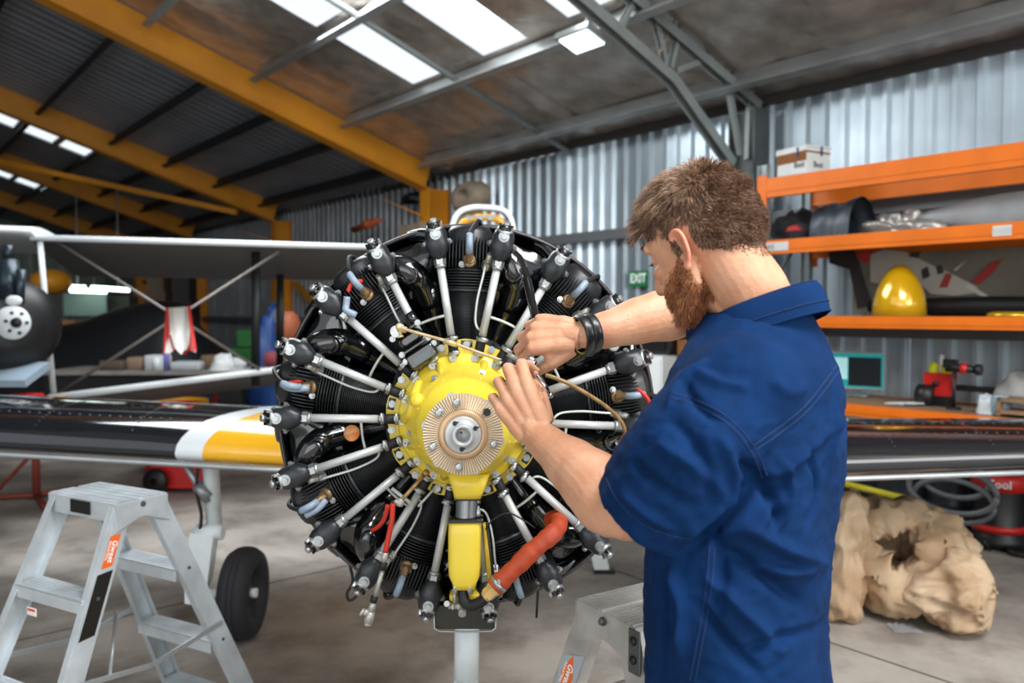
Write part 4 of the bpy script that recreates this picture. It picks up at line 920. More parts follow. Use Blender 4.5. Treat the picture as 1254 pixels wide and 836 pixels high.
m_dwhite = mat('fitting_grey', '#b5b4ac', .4, .5); m_redr = mat('red_sleeve', '#c22e1c', .5); m_tan = mat('copper_tan', '#9c7b58', .45, .3, var=.15)
def dr(deg, r, z=0): a = R(deg); return V((sin(a)*r, cos(a)*r, z))
TH0 = 1.8
# --- one cylinder, outward = +y
b = mb(m_fin, True)
b.lathe([(0, .15), (.062, .15), (.062, .185), (.052, .19), (.052, .33), (.058, .335), (.062, .47), (.05, .485), (0, .485)], (0, 0, 0), (0, 1, 0), 28)
cyl = b.build('cylinder', eng)
b = mb(m_fin)
y = .198
while y < .318:
    b.lathe([(.052, y-.0008), (.065, y-.0006), (.065, y+.0006), (.052, y+.0008)], (0, 0, 0), (0, 1, 0), 30, smooth=False); y += .0048
y = .328
while y < .375:
    b.lathe([(.055, y-.001), (.079, y-.0008), (.079, y+.0008), (.055, y+.001)], (0, 0, 0), (0, 1, 0), 30, smooth=False); y += .0072
fo = b.build('cooling_fins', cyl); fo['kind'] = 'stuff'
b = mb(m_fin)
for k in range(-8, 9):
    x = k*.0085; zt = .083-abs(k)*.0022; yt = .475-abs(k)*.003
    b.prism([(.378, -.05), (yt, -.05), (yt, zt*.55), (yt-.03, zt), (.40, zt), (.378, zt-.01)], (x, 0, 0), (0, 1, 0), (0, 0, 1), .002)
fo = b.build('head_fins', cyl); fo['kind'] = 'stuff'
b = mb(mat('band_steel', '#4a4e52', .35, .5)); b.lathe([(.0665, .318), (.069, .319), (.069, .326), (.0665, .327)], (0, 0, 0), (0, 1, 0), 30); b.build('clamp_band', cyl)
b = mb(mat('band_steel', '#4a4e52', .35, .5)); b.lathe([(.062, .178), (.07, .179), (.07, .196), (.055, .197)], (0, 0, 0), (0, 1, 0), 30); b.build('clamp_band', cyl)
# rocker boxes, push rods
def rocker(sg):
    A = 10.6*sg; o = lambda r, z=.1, t_=0: dr(A, r, z)+V((cos(R(A)), -sin(R(A)), 0))*t_
    rd = dr(A, 1); td = V((cos(R(A)), -sin(R(A)), 0)); Zl = V((0, 0, 1))
    b = mb(m_cast, True); rings = []
    for r, w_, dz, zc in ((.398, .012, .014, .10), (.408, .019, .020, .10), (.422, .027, .026, .098), (.436, .033, .030, .096), (.446, .028, .032, .094), (.462, .028, .033, .092), (.474, .024, .030, .090), (.482, .016, .024, .088), (.485, .010, .016, .086)):
        rings.append([rd*r+Zl*zc+td*w_*(abs(cos(a))**.8*(1 if cos(a) > 0 else -1))+Zl*dz*(abs(sin(a))**.8*(1 if sin(a) > 0 else -1)) for a in [2*pi*k/20 for k in range(20)]])
    b.loft(rings); b.tube([o(.45, .07), o(.43, .0)], [.028, .026], 14); rb = b.build('rocker_box', cyl)
    b = mb(m_zinc, True); q = o(.458, .121)
    b.cyl(q, q+Zl*.005, .0135, n=18, smooth=False); b.hexb(q+Zl*.004, Zl, .0092, .010); b.build('cover_bolt', cyl)
    b = mb(m_blkg); q = o(.476, .112); ax = (rd*.75+Zl*.5).normalized()
    b.lathe([(0, .016), (.007, .016), (.012, .012), (.017, .004), (.017, -.01), (0, -.012)], q, ax, 16)
    for k in range(6):
        a = k*pi/3; s1 = ax.cross(td).normalized(); b.box(q+td*cos(a)*.014+s1*sin(a)*.014+ax*.01, (.0065, .0065, .009), frame(td, s1, ax))
    b.build('castle_nut', cyl)
    b = mb(m_zinc); s1 = ax.cross(td).normalized(); b.cyl(q+ax*.012, q+ax*.022, .0085, n=8); b.lathe([(.0175, -.006), (.0205, -.003), (.0205, .003), (.0175, .005)], q, ax, 18); b.box(q+td*.017+ax*.006, (.006, .02, .01), frame(td, s1, ax)); b.build('nut_stud', cyl)
    for s2 in (-1, 1):
        b = mb(m_zinc); q = o(.438, .105, s2*.028); b.hexb(q, td*s2*.8+Zl*.6, .0062, .009); b.build('side_bolt', cyl)
    b = mb(m_zinc); q = o(.386); b.cyl(q, o(.40), .0155, n=6, smooth=False); b.cyl(o(.378), o(.387), .0135, n=16); b.cyl(o(.40), o(.406), .0135, n=16); b.build('gland_nut', cyl)
    b = mb(m_tube); b.cyl(o(.205), o(.384), .0098, n=18); b.build('pushrod_tube', cyl)
    b = mb(m_rub); b.cyl(o(.162, .095), o(.212), .0125, .0122, n=16); b.build('rubber_sleeve', cyl)
    for r in (.168, .204):
        b = mb(m_zinc); b.cyl(o(r-.004, .0985), o(r+.004), .0142, n=18); b.box(o(r, .113, .004), (.012, .009, .01), frame(td, rd, Zl)); b.cyl(o(r, .116, -.006), o(r, .116, .016), .0035, n=8); b.build('hose_clamp', cyl)
rocker(-1); rocker(1)
# spark plug, cap, lead, primer
q = V((0, .392, .078)); n1 = V((0, .55, .83)).normalized()
b = mb(m_brass); b.lathe([(0, -.004), (.017, -.004), (.018, .0), (.015, .004), (.010, .005), (.010, .03), (.0075, .032), (.0075, .045), (0, .045)], q, n1, 18); b.hexb(q+n1*.008, n1, .011, .010); b.build('spark_plug', cyl)
b = mb(m_cap); b.tube(catmull([q+n1*.036, q+n1*.052, q+n1*.055+V((0, .012, .002)), q+n1*.045+V((0, .038, 0))], 4), [.0085]*12+[.0078], 12); b.build('plug_cap', cyl)
b = mb(m_rub); b.tube(catmull([q+n1*.045+V((0, .03, 0)), (.006, .47, .09), (.02, .50, .03), (.03, .49, -.02)], 4), .0055, 8); b.build('ignition_lead', cyl)
b = mb(m_zinc); b.hexb((-.018, .383, .083), (0, .2, 1), .006, .007); b.build('head_bolt', cyl)
b = mb(m_zinc); p = V((.045, .385, .07)); d = V((.25, .75, .6)).normalized(); b.cyl(p-d*.01, p+d*.008, .013, n=6, smooth=False); b.build('primer_elbow', cyl)
b = mb(m_dwhite); b.cyl(p+d*.006, p+d*.034, .0085, .008, n=14); b.lathe([(.0085, .012), (.0095, .013), (.0085, .015)], p, d, 14); b.build('primer_nipple', cyl)
b = mb(m_prim); b.tube(catmull([p+V((-.004, -.004, .012)), (.036, .355, .088), (.024, .30, .086), (.020, .25, .084), (.026, .228, .09), (.040, .222, .085)], 5), .0029, 8); b.build('primer_line', cyl)
b = mb(m_prim, True); b.tube([dr(a, .262, .058) for a in (11, 14, 17, 20, 23, 26, 29)], .0034, 8, squash=.6); b.build('ignition_strip', cyl)
# exhaust branch and intake in the gap, baffles
b = mb(m_blkg, True); b.tube(catmull([(.055, .41, .02), (.10, .40, .045), dr(19, .375, .045), dr(20.5, .33, .02), dr(21, .27, -.01), dr(21, .18, -.03)], 5), [.034]*6+[.035]*6+[.030]*8+[.026]*6, 18)
b.tube([dr(21, .345, .02), dr(21, .30, .0)], [.034, .034], 16); b.build('exhaust_pipe', cyl)
p = dr(17.5, .378, .07); d = V((-.12, .45, .9)).normalized()
b = mb(m_blkg, True); b.lathe([(.019, -.03), (.022, .0), (.0215, .012), (.0185, .0125), (.018, -.004), (0, -.006)], p, d, 20); b.build('exhaust_port', cyl)
b = mb(mat('port_patina', '#8a7a6e', .5, .3, col2='#7c3b28', vscale=60)); b.lathe([(.0182, .010), (.0178, -.004), (0, -.005)], p, d, 18); b.build('port_liner', cyl)
b = mb(m_blkg, True)
def baf(s_, t_):
    a = 8+24*s_; r = .335+.128*t_; return dr(a, r, -.035+.032*sin(pi*s_)*sin(pi*t_*.8)+.012*noise.noise(V((s_*3, t_*3, 5))))
b.grid(baf, 14, 10); b.build('baffle', cyl)
b = mb(m_blkg, True); b.tube(catmull([(-.06, .42, .0), (-.085, .45, .01), dr(-15, .48, -.01), dr(-19, .485, -.03)], 4), .016, 12); b.build('drain_pipe', cyl)
cyl.matrix_local = Matrix.Rotation(-R(TH0), 4, 'Z'); WM[cyl.name] = WM[eng.name] @ cyl.matrix_local
kids = list(cyl.children)
for k in range(1, 9):
    c = cyl.copy(); COL.objects.link(c); c.parent = eng; c.matrix_local = Matrix.Rotation(-R(TH0+40*k), 4, 'Z'); WM[c.name] = WM[eng.name] @ c.matrix_local
    for ch in kids:
        g = ch.copy(); COL.objects.link(g); g.parent = c
        if ch.name.startswith('plug_cap') and k in (4, ): pass
# --- back plate and rim
b = mb(m_blkg); b.lathe([(0, -.095), (.445, -.095), (.478, -.085), (.489, -.06), (.491, -.01), (.486, -.008), (.484, -.05), (.466, -.075), (0, -.078)], (.010, 0, 0), n=96); b.build('firewall_plate', eng)
b = mb(mat('rim_edge', '#2a2528', .35, coat=.5)); b.lathe([(.487, -.014), (.494, -.014), (.496, -.004), (.490, .002), (.485, -.004), (.487, -.014)], (.010, 0, 0), n=96); b.build('cowl_ring', eng)
# --- crankcase
b = mb(m_cast); b.lathe([(0, -.08), (.16, -.08), (.165, .06), (0, .06)], n=54); b.build('crankcase', eng)
b = mb(m_ey); ol = []
for k in range(72):
    a = k*5; e = ((a-TH0+20) % 40)-20; r = .196+.004*cos(R(e*9)); ol.append((dr(a, r).x, dr(a, r).y))
b.prism(ol[::-1], (0, 0, .052), (1, 0, 0), (0, 1, 0), .016); b.build('case_flange', eng)
b = mb(m_ey)
b.lathe([(.166, .06), (.166, .088), (.161, .098), (.148, .100), (.144, .106), (.138, .135), (.130, .165), (.120, .19), (.114, .20), (.112, .212), (.104, .222), (.088, .245), (.072, .27), (.062, .30), (.06, .335), (0, .335)], n=72)
for a in (335, 20, 65, 110, 155, 200, 245, 290):
    p0, p1 = dr(a, .150, .09), dr(a, .108, .20); b.tube([p0, p1], [.011, .007], 10)
b.lathe([(.0, .0), (.017, 0), (.017, .02), (.010, .024), (0, .024)], dr(-62, .118, .18), dr(-62, .6, .8), 14)
b.tube(catmull([dr(-50, .145, .105), dr(-62, .135, .16), dr(-78, .13, .17), dr(-88, .148, .11)], 5), .012, 10)
nc = b.build('nose_case', eng)
for k in range(18):
    bb = mb(m_zinc); bb.hexb(dr(TH0+20*k+8, .156, .0985), (0, 0, 1), .0072, .009); bb.lathe([(0, .009), (.003, .009), (.003, .013), (0, .013)], dr(TH0+20*k+8, .156, .0985), n=8); bb.build('case_bolt', nc)
for k in range(18):
    a = TH0+20*k; bb = mb(m_zinc); bb.cyl(dr(a, .186, .066), dr(a, .186, .072), .0088, n=18); bb.hexb(dr(a, .186, .070), (0, 0, 1), .0055, .006); bb.build('flange_bolt', nc)
for a, r, z in ((-33, .128, .172), (-74, .14, .12), (20, .128, .172), (-100, .132, .155), (-140, .13, .16), (130, .13, .16)):
    bb = mb(m_zinc); bb.hexb(dr(a, r, z), dr(a, .5, .85), .006, .008); bb.build('plug_bolt', nc)
# --- propeller flange
b = mb(mat('flange_backing', '#aeb9c2', .35, .4)); ol = []
for k in range(120):
    a = k*3; r = .084+.008*max(0, cos(R((a-42)*6)))**3; ol.append((dr(a, r).x, dr(a, r).y))
b.prism(ol[::-1], (0, 0, .338), (1, 0, 0), (0, 1, 0), .010); b.lathe([(.06, .31), (.064, .338)], n=40); b.build('flange_backing', eng)
b = mb(mat('bronze_flange', '#c4a27c', .36, .35, var=.08, vscale=20)); b.lathe([(.04, .348), (.0865, .348), (.0865, .356), (.054, .356), (.0525, .360), (.051, .3625), (.036, .3625), (.036, .352)], n=96)
pf = b.build('propeller_flange', eng)
b = mb(mat('serration_light', '#e6d9c4', .35, .3))
for k in range(84):
    a = R(360/84*k); x = V((sin(a), cos(a), 0)); y = V((cos(a), -sin(a), 0))
    r0, r1, h = .0545, .0865, .0038
    w0, w1 = .0016, .0025
    vs = [x*r0-y*w0, x*r0+y*w0, x*r1+y*w1, x*r1-y*w1]; vs = [p+V((0, 0, .356)) for p in vs]+[x*r0+V((0, 0, .356+h)), x*r1+V((0, 0, .356+h))]
    b.add(vs, [(0, 4, 5, 3), (1, 2, 5, 4), (0, 1, 4), (3, 5, 2)], False)
b.build('serration_teeth', pf)['kind'] = 'stuff'
for k, a in enumerate((-11.6, 312, 248.5, 187.5, 107, 47.5)):
    p = dr(a, .070, .360)
    b = mb(m_zinc if k != 5 else m_blk); b.cyl(p-V((0, 0, .01)), p+V((0, 0, .001)), .0082, n=18)
    if k != 5: b.lathe([(.0082, .0), (.0082, .003), (.006, .0045), (0, .0035)], p, n=18)
    b.build('flange_bolt', pf)
b = mb(m_zinc); b.cyl(dr(-42, .070, .355), dr(-42, .070, .362), .0052, n=14); b.build('locating_pin', pf)
b = mb(mat('hub_grey', '#c0c2c1', .4, .3)); b.lathe([(.0, .352), (.039, .352), (.0395, .3665), (.036, .368), (.025, .368), (.0235, .38), (.0225, .382), (.0165, .382), (.0155, .378), (.015, .355), (0, .353)], n=48)
b.cyl((-.004, .006, .352), (-.004, .006, .356), .004, n=10); b.build('shaft_hub', pf)
for a in (-35, 62, 185):
    b = mb(m_blk); p = dr(a, .0305, .3675); b.cyl(p, p+V((0, 0, .0014)), .005, n=14); b.box(p+V((.004, .002, .0006)), (.008, .003, .001)); b.build('dark_hole', pf)
b = mb(m_blk); b.cyl((-.004, .004, .3535), (-.004, .004, .358), .0025, n=10); b.build('shaft_bore', pf)
# --- lower neck, bellows, sump
def lp(px, py, z):                # photo pixel -> engine local at local height z
    r = ray(px, py); o = WM[eng.name].inverted() @ V((0, 0, CAMH)); d = WM[eng.name].inverted().to_3x3() @ r; k = (z-o.z)/d.z; return o+d*k
b = mb(m_ey, True); rings = []
for px0, px1, py, z, zz in ((548, 600, 578, .15, .05), (552, 596, 592, .155, .05), (555, 592, 602, .155, .045), (556, 590, 608, .15, .04)):
    p, q = lp(px0, py, z), lp(px1, py, z); c_ = (p+q)/2; hw = (q-p).length/2
    rings.append([c_+V((hw*(abs(cos(a))**.5)*(1 if cos(a) > 0 else -1), 0, (zz*.7)*(abs(sin(a))**.5)*(1 if sin(a) > 0 else -1))) for a in [2*pi*k/24 for k in range(24)]])
b.loft(rings); b.build('oil_neck', eng)
p, q = lp(572, 607, .13), lp(571, 634, .13)
b = mb(mat('bellows_steel', '#9da0a2', .3, .7)); dd = (q-p).normalized(); prof = [(.024, 0)]
for k in range(11): prof += [(.0235, .004+k*.0048), (.0275, .0062+k*.0048)]
prof += [(.024, .058)]; b.lathe(prof, p, dd, 26); b.build('bellows', eng)
b = mb(m_blkg)
for (x0, x1, yy) in ((550, 592, 634), (556, 588, 607)):
    p0, p1 = lp(x0, yy, .13), lp(x1, yy, .13); b.rbox((p0+p1)/2, ((p1-p0).length, .01, .07), .003)
b.build('bellows_flange', eng)
b = mb(m_ey, True); rings = []
for px0, px1, py, dz in ((551, 588, 636, .03), (549.5, 589, 640, .033), (549, 589, 650, .036), (549, 588.5, 690, .036), (550, 587.5, 702, .035), (554, 584, 711, .03), (554.5, 583, 718, .027)):
    p, q = lp(px0, py, .13), lp(px1, py, .13); c_ = (p+q)/2; hw = (q-p).length/2
    rings.append([c_+V((hw*(abs(cos(a))**.35)*(1 if cos(a) > 0 else -1), 0, dz*(abs(sin(a))**.35)*(1 if sin(a) > 0 else -1))) for a in [2*pi*k/32 for k in range(32)]])
b.loft(rings); b.build('oil_sump', eng)
for px, py in ((556.5, 723), (575.5, 723)):
    b = mb(m_zinc); p = lp(px, py, .155); b.hexb(p, (0, -.4, 1), .005, .009); b.cyl(p, p+V((0, .012, .0)), .004, n=8); b.build('sump_bolt', eng)
b = mb(m_ey); p = lp(569, 728, .11); b.rbox(p, (.075, .016, .05), .006); b.build('sump_foot', eng)
b = mb(m_dwhite); p0, p1 = lp(549, 741, .13), lp(590, 741, .13); b.cyl(p0, p1, .0085, n=12); b.cyl(lp(566, 744, .13), lp(566, 752, .15), .0095, n=14); b.cyl(lp(557, 724, .14), lp(557, 738, .14), .005, n=10); b.cyl(lp(549, 739, .14), lp(547, 739, .16), .007, n=10)
for x in (553, 560, 576, 584): b.cyl(lp(x, 741, .13), lp(x+3, 741, .13), .0115, n=6, smooth=False)
b.build('drain_fitting', eng)
b = mb(mat('olive_tray', '#2b2b22', .4)); c0 = [lp(531, 741, .09), lp(607, 741, .09), lp(606, 770, .09), lp(533, 770, .09)]; b.loft([[p+V((0, 0, -.09)) for p in c0], c0], True, True, smooth=False); b.build('intake_tray', eng)
b = mb(m_zinc); b.tube([lp(531, 742, .095), lp(532, 769, .095), lp(538, 772.5, .095), lp(569, 773.5, .095), lp(602, 772.5, .095), lp(607, 769, .095), lp(608, 742, .095)], .0028, 8); b.build('tray_lip', eng)
# hoses below
b = mb(m_rub); b.tube(catmull([lp(567, 720, .14), lp(568, 735, .15), lp(577, 741, .16), lp(590, 736, .17), lp(598, 727, .175)], 5), .0135, 12); b.build('black_hose', eng)
b = mb(mat('yellow_brass', '#d8b878', .3, .5)); p, q = lp(596, 729, .175), lp(612, 714, .175); d = (q-p); b.cyl(p, p+d*.45, .017, n=6, smooth=False); b.cyl(p+d*.42, q, .0195, n=6, smooth=False); b.cyl(p-d*.15, p+d*.05, .014, n=14); b.build('brass_fitting', eng)
b = mb(mat('orange_sleeve', '#b0421f', .55, var=.12, vscale=20, bump=.5, bscale=22), True)
hp = catmull([lp(606, 719, .175), lp(618, 707, .175), lp(634, 692, .175), lp(650, 676, .17), (lp(664, 664, .165)), lp(677, 653, .15), lp(685, 642, .12), lp(682, 636, .085), lp(674, 637, .06)], 8)
b.tube(hp, [.0225+.0012*sin(i*.37)+.0008*sin(i*1.1+1)+(.001 if i < 3 else 0) for i in range(len(hp))], 20, squash=.95); b.build('orange_hose', eng)
b = mb(m_zinc); d = (hp[4]-hp[2]).normalized(); b.cyl(hp[3]-d*.004, hp[3]+d*.005, .0245, n=24); b.box(hp[3]+V((0, .012, .02)), (.008, .012, .008)); b.build('hose_clamp', eng)
b = mb(m_brass); b.cyl(lp(676, 639, .07), lp(670, 642, .0), .02, n=14); b.build('hose_union', eng)
# thin black cable ties and a cable at lower right
b = mb(m_rub); b.tube(catmull([lp(595, 648, .13), lp(604, 636, .14), lp(622, 628, .14), (lp(640, 636, .14)), lp(655, 646, .14)], 5), .0022, 8); b.tube([lp(596, 640, .125), lp(606, 720, .125)], .0035, 8); b.build('black_wire', eng)
b = mb(m_ey); b.tube([lp(594, 640, .11), lp(600, 720, .11)], .006, 10); b.build('yellow_tube', eng)
# ---- black governor block between the two upper left cylinders
ga = -33
def gp(r, t_, z): a = R(ga); return V((sin(a)*r+cos(a)*t_, cos(a)*r-sin(a)*t_, z))
GR = frame(V((cos(R(ga)), -sin(R(ga)), 0)), V((sin(R(ga)), cos(R(ga)), 0)), V((0, 0, 1)))
b = mb(m_blkg); b.rbox(gp(.19, 0, .10), (.078, .04, .08), .01, GR); b.rbox(gp(.218, 0, .10), (.088, .008, .09), .01, GR); b.rbox(gp(.24, 0, .10), (.066, .036, .07), .02, GR); b.rbox(gp(.262, -.0, .10), (.082, .008, .08), .012, GR); b.cyl(gp(.26, -.012, .1), gp(.288, -.012, .1), .026, n=20); b.cyl(gp(.26, .03, .12), gp(.295, .03, .12), .012, n=14)
gv = b.build('governor', eng)
b = mb(m_zinc); b.cyl(gp(.272, -.018, .14), gp(.272, -.018, .158), .014, n=18); b.build('governor_cap', gv)
b = mb(mat('data_plate', '#5d6265', .3, .6)); b.rbox(gp(.186, .0, .141), (.05, .02, .002), .008, GR); b.build('plate', gv)
for r, t_ in ((.218, -.038), (.218, .038), (.262, -.036), (.262, .036), (.2, -.04), (.2, .042)):
    b = mb(m_zinc); b.hexb(gp(r, t_, .143 if r > .21 else .13), (0, 0, 1), .0055, .008); b.build('governor_bolt', gv)
b = mb(mat('blue_band', '#1f7fb8', .4)); p = dr(TH0-40+10.6, .232, .1); rd = dr(TH0-40+10.6, 1); b.cyl(p, p+rd*.006, .0108, n=16); b.build('blue_band', eng)
# yellowed control tube across the top, brown hose at right
m_ctl = mat('yellowed_tube', '#c9b088', .4, .3, var=.25, vscale=50)
def tube_px(name, pts, r, m, n=6, ztail=None, **k):
    b = mb(m); b.tube(catmull([lp(*p) for p in pts], n), r, 12); return b.build(name, eng)
tube_px('control_tube', [(489, 399, .19), (496, 403, .20), (520, 410, .21), (552, 419, .22), (585, 431, .225), (614, 441, .23)], .0036, m_ctl)
b = mb(m_ctl); b.ball(lp(489, 400, .19), .009, 8); b.cyl(lp(487, 402, .19), lp(498, 404, .19), .0075, n=12); b.cyl(lp(543, 417, .22), lp(560, 422, .22), .0062, n=12); b.build('tube_fitting', eng)
b = mb(m_ctl); b.cyl(lp(489, 403, .19), lp(491, 412, .19), .004, n=8); b.cyl(lp(490, 411, .19), lp(490.5, 413, .19), .008, n=10); b.build('banjo_bolt', eng)
tube_px('amber_hose', [(668, 459, .20), (678, 462, .205), (697, 470, .21), (722, 484, .20), (744, 499, .18), (760, 515, .15), (765, 530, .12), (757, 543, .08)], .0048, mat('amber_hose', '#96774a', .4, .1, var=.3, vscale=40))
b = mb(m_dwhite); b.cyl(lp(757, 541, .085), lp(755, 547, .06), .0075, n=12); b.build('hose_end', eng)
# grey knurled connectors near the hands
b = mb(m_rub); b.cyl(lp(619, 452, .225), lp(626, 440, .225), .0145, n=24)
for k in range(12):
    a = k*pi/6
p, q = lp(619, 452, .225), lp(626, 440, .225); dd = (q-p).normalized(); s1 = dd.cross(V((0, 0, 1))).normalized(); s2 = dd.cross(s1)
for k in range(20): b.cyl(p+(s1*cos(k*pi/10)+s2*sin(k*pi/10))*.0145+dd*.002, p+(s1*cos(k*pi/10)+s2*sin(k*pi/10))*.0145+dd*.011, .0012, n=5)
b.build('knurled_collar', eng)
b = mb(mat('connector_grey', '#8b8983', .5, .2)); b.lathe([(0, .0), (.014, 0), (.0145, .008), (.011, .013), (0, .013)], q, dd, 20); b.build('grey_connector', eng)
b = mb(mat('connector_grey', '#8b8983', .5, .2)); p, q = lp(657, 474, .20), lp(669, 461, .205); dd = q-p; b.lathe([(.0, 0), (.011, 0), (.012, .006), (.0165, .007), (.017, .016), (.013, .02), (0, .022)], p, dd, 20); b.build('grey_connector', eng)
b = mb(mat('olive_rubber', '#4b463a', .6)); b.lathe([(0, -.012), (.013, -.012), (.0115, -.006), (.013, 0), (0, .0)], p, dd, 18); b.build('rubber_boot', eng)
b = mb(m_rub); b.cyl(lp(651, 452, .17), lp(648, 478, .12), .012, n=16); b.build('black_stub', eng)
b = mb(m_blkg); b.cyl(lp(640, 455, .12), lp(660, 470, .17), .018, n=16); b.build('hose_adapter', eng)
# lower-left hanging line
b = mb(mat('gold_rod', '#b99565', .35, .6, var=.2, vscale=50)); b.cyl(lp(518, 583, .16), lp(491, 613, .18), .0048, n=12); b.cyl(lp(519, 582, .16), lp(523, 577, .15), .008, n=8); b.build('gold_rod', eng)
b = mb(m_dwhite); b.ball(lp(490, 615, .18), (.011, .011, .008), 8); b.cyl(lp(484, 612, .18), lp(488, 618, .18), .006, n=10); b.build('rod_end', eng)
b = mb(m_prim); b.tube([lp(480, 598, .10), lp(503, 616, .12)], .0045, 8); b.tube([lp(533, 597, .11), lp(512, 620, .12)], .003, 8); b.build('white_strip', eng)
b = mb(m_redr); b.tube(catmull([lp(481, 616, .185), lp(480, 636, .19), lp(476, 656, .19), lp(472, 676, .19)], 4), .0065, 12); b.build('red_cable', eng)
b = mb(m_redr); b.tube(catmull([lp(475, 618, .14), lp(471, 634, .13), lp(464, 644, .12), lp(455, 650, .10)], 4), .0055, 10, squash=.5); b.build('red_strap', eng)
b = mb(m_dwhite); b.cyl(lp(472, 676, .19), lp(470, 688, .19), .008, n=14); b.cyl(lp(469, 696, .19), lp(459, 731, .19), .0055, n=12); b.cyl(lp(458, 736, .19), lp(454, 748, .19), .007, .009, n=10); b.cyl(lp(454, 748, .19), lp(451, 762, .19), .011, n=12); b.cyl(lp(454, 750, .19), lp(444, 749, .20), .0075, n=12); b.cyl(lp(445, 750, .2), lp(442, 748, .2), .0095, n=12)
b.cyl(lp(451, 761, .19), lp(450.5, 765, .19), .0095, n=12); b.build('hose_nozzle', eng)
b = mb(m_rub); b.cyl(lp(470, 688, .19), lp(468, 697, .19), .0095, n=14); b.cyl(lp(459, 730, .19), lp(457, 737, .19), .0085, n=14); b.build('rubber_grip', eng)
# red ignition tails, as seen at left and right
for pts, nm in (([(426, 357, .12), (430, 348, .12), (437, 345, .11), (443, 344, .10)], 'red_lead'), ([(781, 477, .12), (788, 482, .13), (794, 490, .13), (796, 498, .12)], 'red_lead'), ([(354, 468, .08), (366, 467, .08), (372, 468, .06)], 'red_lead'), ([(378, 622, .08), (386, 614, .07), (390, 611, .06)], 'red_lead')):
    tube_px(nm, pts, .0052, m_redr)
for pts in ([(425, 363, .12), (424, 374, .12), (424, 380, .125), (436, 386, .12)], [(797, 504, .12), (798, 512, .12), (797, 517, .12), (782, 518, .12)], [(378, 475, .1), (362, 476, .11), (352, 474, .11), (345, 469, .11)], [(399, 612, .1), (390, 622, .11), (382, 627, .11), (374, 631, .11)]):
    tube_px('elbow_cap', pts, .0085, m_cap, 4)
b = mb(m_blk); b.tube([lp(659, 718, .0), lp(657, 756, .0)], .0035, 8); b.cyl(lp(659, 700, 0), lp(659, 722, 0), .004, n=6); b.build('drain_wire', eng)
b = mb(m_rub); b.tube(catmull([lp(428, 690, -.05), lp(432, 712, -.05), lp(425, 726, -.05), lp(428, 735, -.05), lp(438, 728, -.05), lp(440, 716, -.05)], 5), .004, 8); b.build('loose_wire', eng)
b = mb(mat('orange_liner', '#c8702a', .5, col2='#d8b890', vscale=50)); p = lp(431, 530, .075); b.lathe([(.020, .004), (.019, -.003), (0, -.004)], p, (0, .1, 1), 20); b.build('bright_port', eng)
# ======================= THE MECHANIC =======================
man = thing('person', 'bearded man in a dark blue short sleeved work shirt reaching into the engine', 'person', (.34, 1.2, 0))
m_skin = mat('skin', '#c98f6e', .5, sss=.12, col2='#d6a382', vscale=22, bump=.12, bscale=160)
m_scalp = mat('scalp_hair_base', '#5c4334', .8); m_jaw = mat('beard_base', '#8a5638', .8, col2='#b98563', vscale=60)
m_ear = mat('ear_skin', '#dd9377', .5, sss=.2)
# head frame
YAW, PIT, ROLL = R(46), R(24), R(-2)
HO = V((.305, 1.235, 1.597))
HF = V((-cos(YAW)*cos(PIT), sin(YAW)*cos(PIT), -sin(PIT))); HL = V((0, 0, 1)).cross(HF).normalized(); HU = HF.cross(HL)
HL, HU = HL*cos(ROLL)+HU*sin(ROLL), HU*cos(ROLL)-HL*sin(ROLL)
HF = HF*.93
def hd(x, y, z): return HO + HF*x + HL*y + HU*z
HM = Matrix.Translation(HO) @ frame(HF, HL, HU).to_4x4(); HMI = HM.inverted(); HR = frame(HF, HL, HU)
def skinloft(b, pts, rad, n=20, sub=6, squash=1, up=None):
    q = catmull(pts, sub); rr = []
    for i in range(len(q)):
        t = i/sub; k = min(int(t), len(rad)-2); f = t-k; f = f*f*(3-2*f); rr.append(rad[k]*(1-f)+rad[k+1]*f)
    b.tube(q, rr, n, squash=squash, up=up)
    b.ball(q[0], rr[0]*.98, 6); b.ball(q[-1], rr[-1]*.98, 6)
bd = mb(m_skin, True)
# skull, face, jaw
bd.ball(hd(-.006, 0, .042), (.093, .075, .083), 14, HR); bd.ball(hd(-.030, 0, .022), (.070, .071, .073), 12, HR); bd.ball(hd(.045, 0, .05), (.052, .062, .052), 12, HR)
rings = []
for z, xf, w_, xb in ((.062, .089, .060, -.03), (.045, .094, .062, -.03), (.034, .095, .063, -.03), (.022, .089, .061, -.02), (.008, .088, .061, -.02), (-.010, .089, .062, -.01), (-.028, .090, .059, .0), (-.045, .0945, .054, .0), (-.056, .093, .050, .005), (-.066, .093, .046, .01), (-.080, .094, .038, .02), (-.094, .089, .029, .035), (-.102, .078, .02, .045)):
    g = []
    for k in range(32):
        a = 2*pi*k/32; cx = (xf+xb)/2; ax_ = (xf-xb)/2
        px_ = abs(cos(a))**(.85)*(1 if cos(a) > 0 else -1); py_ = abs(sin(a))**.8*(1 if sin(a) > 0 else -1)
        g.append(hd(cx+ax_*px_, w_*py_, z))
    rings.append(g)
bd.loft(rings)
for s_ in (-1, 1):
    bd.tube([hd(.012, s_*.058, -.045), hd(.05, s_*.047, -.082), hd(.082, s_*.018, -.094)], [.014, .013, .014], 12); bd.ball(hd(.014, s_*.058, -.03), (.018, .012, .03), 8, HR)
    bd.ball(hd(.066, s_*.044, -.008), (.020, .016, .014), 8, HR); bd.tube([hd(.094, s_*.008, .037), hd(.090, s_*.03, .042), hd(.076, s_*.05, .036)], [.007, .0085, .007], 10)
    bd.ball(hd(.0765, s_*.031, .017), (.0120, .0150, .0105), 8, HR)
    bd.ball(hd(.101, s_*.012, -.023), (.012, .0065, .0075), 8, HR)
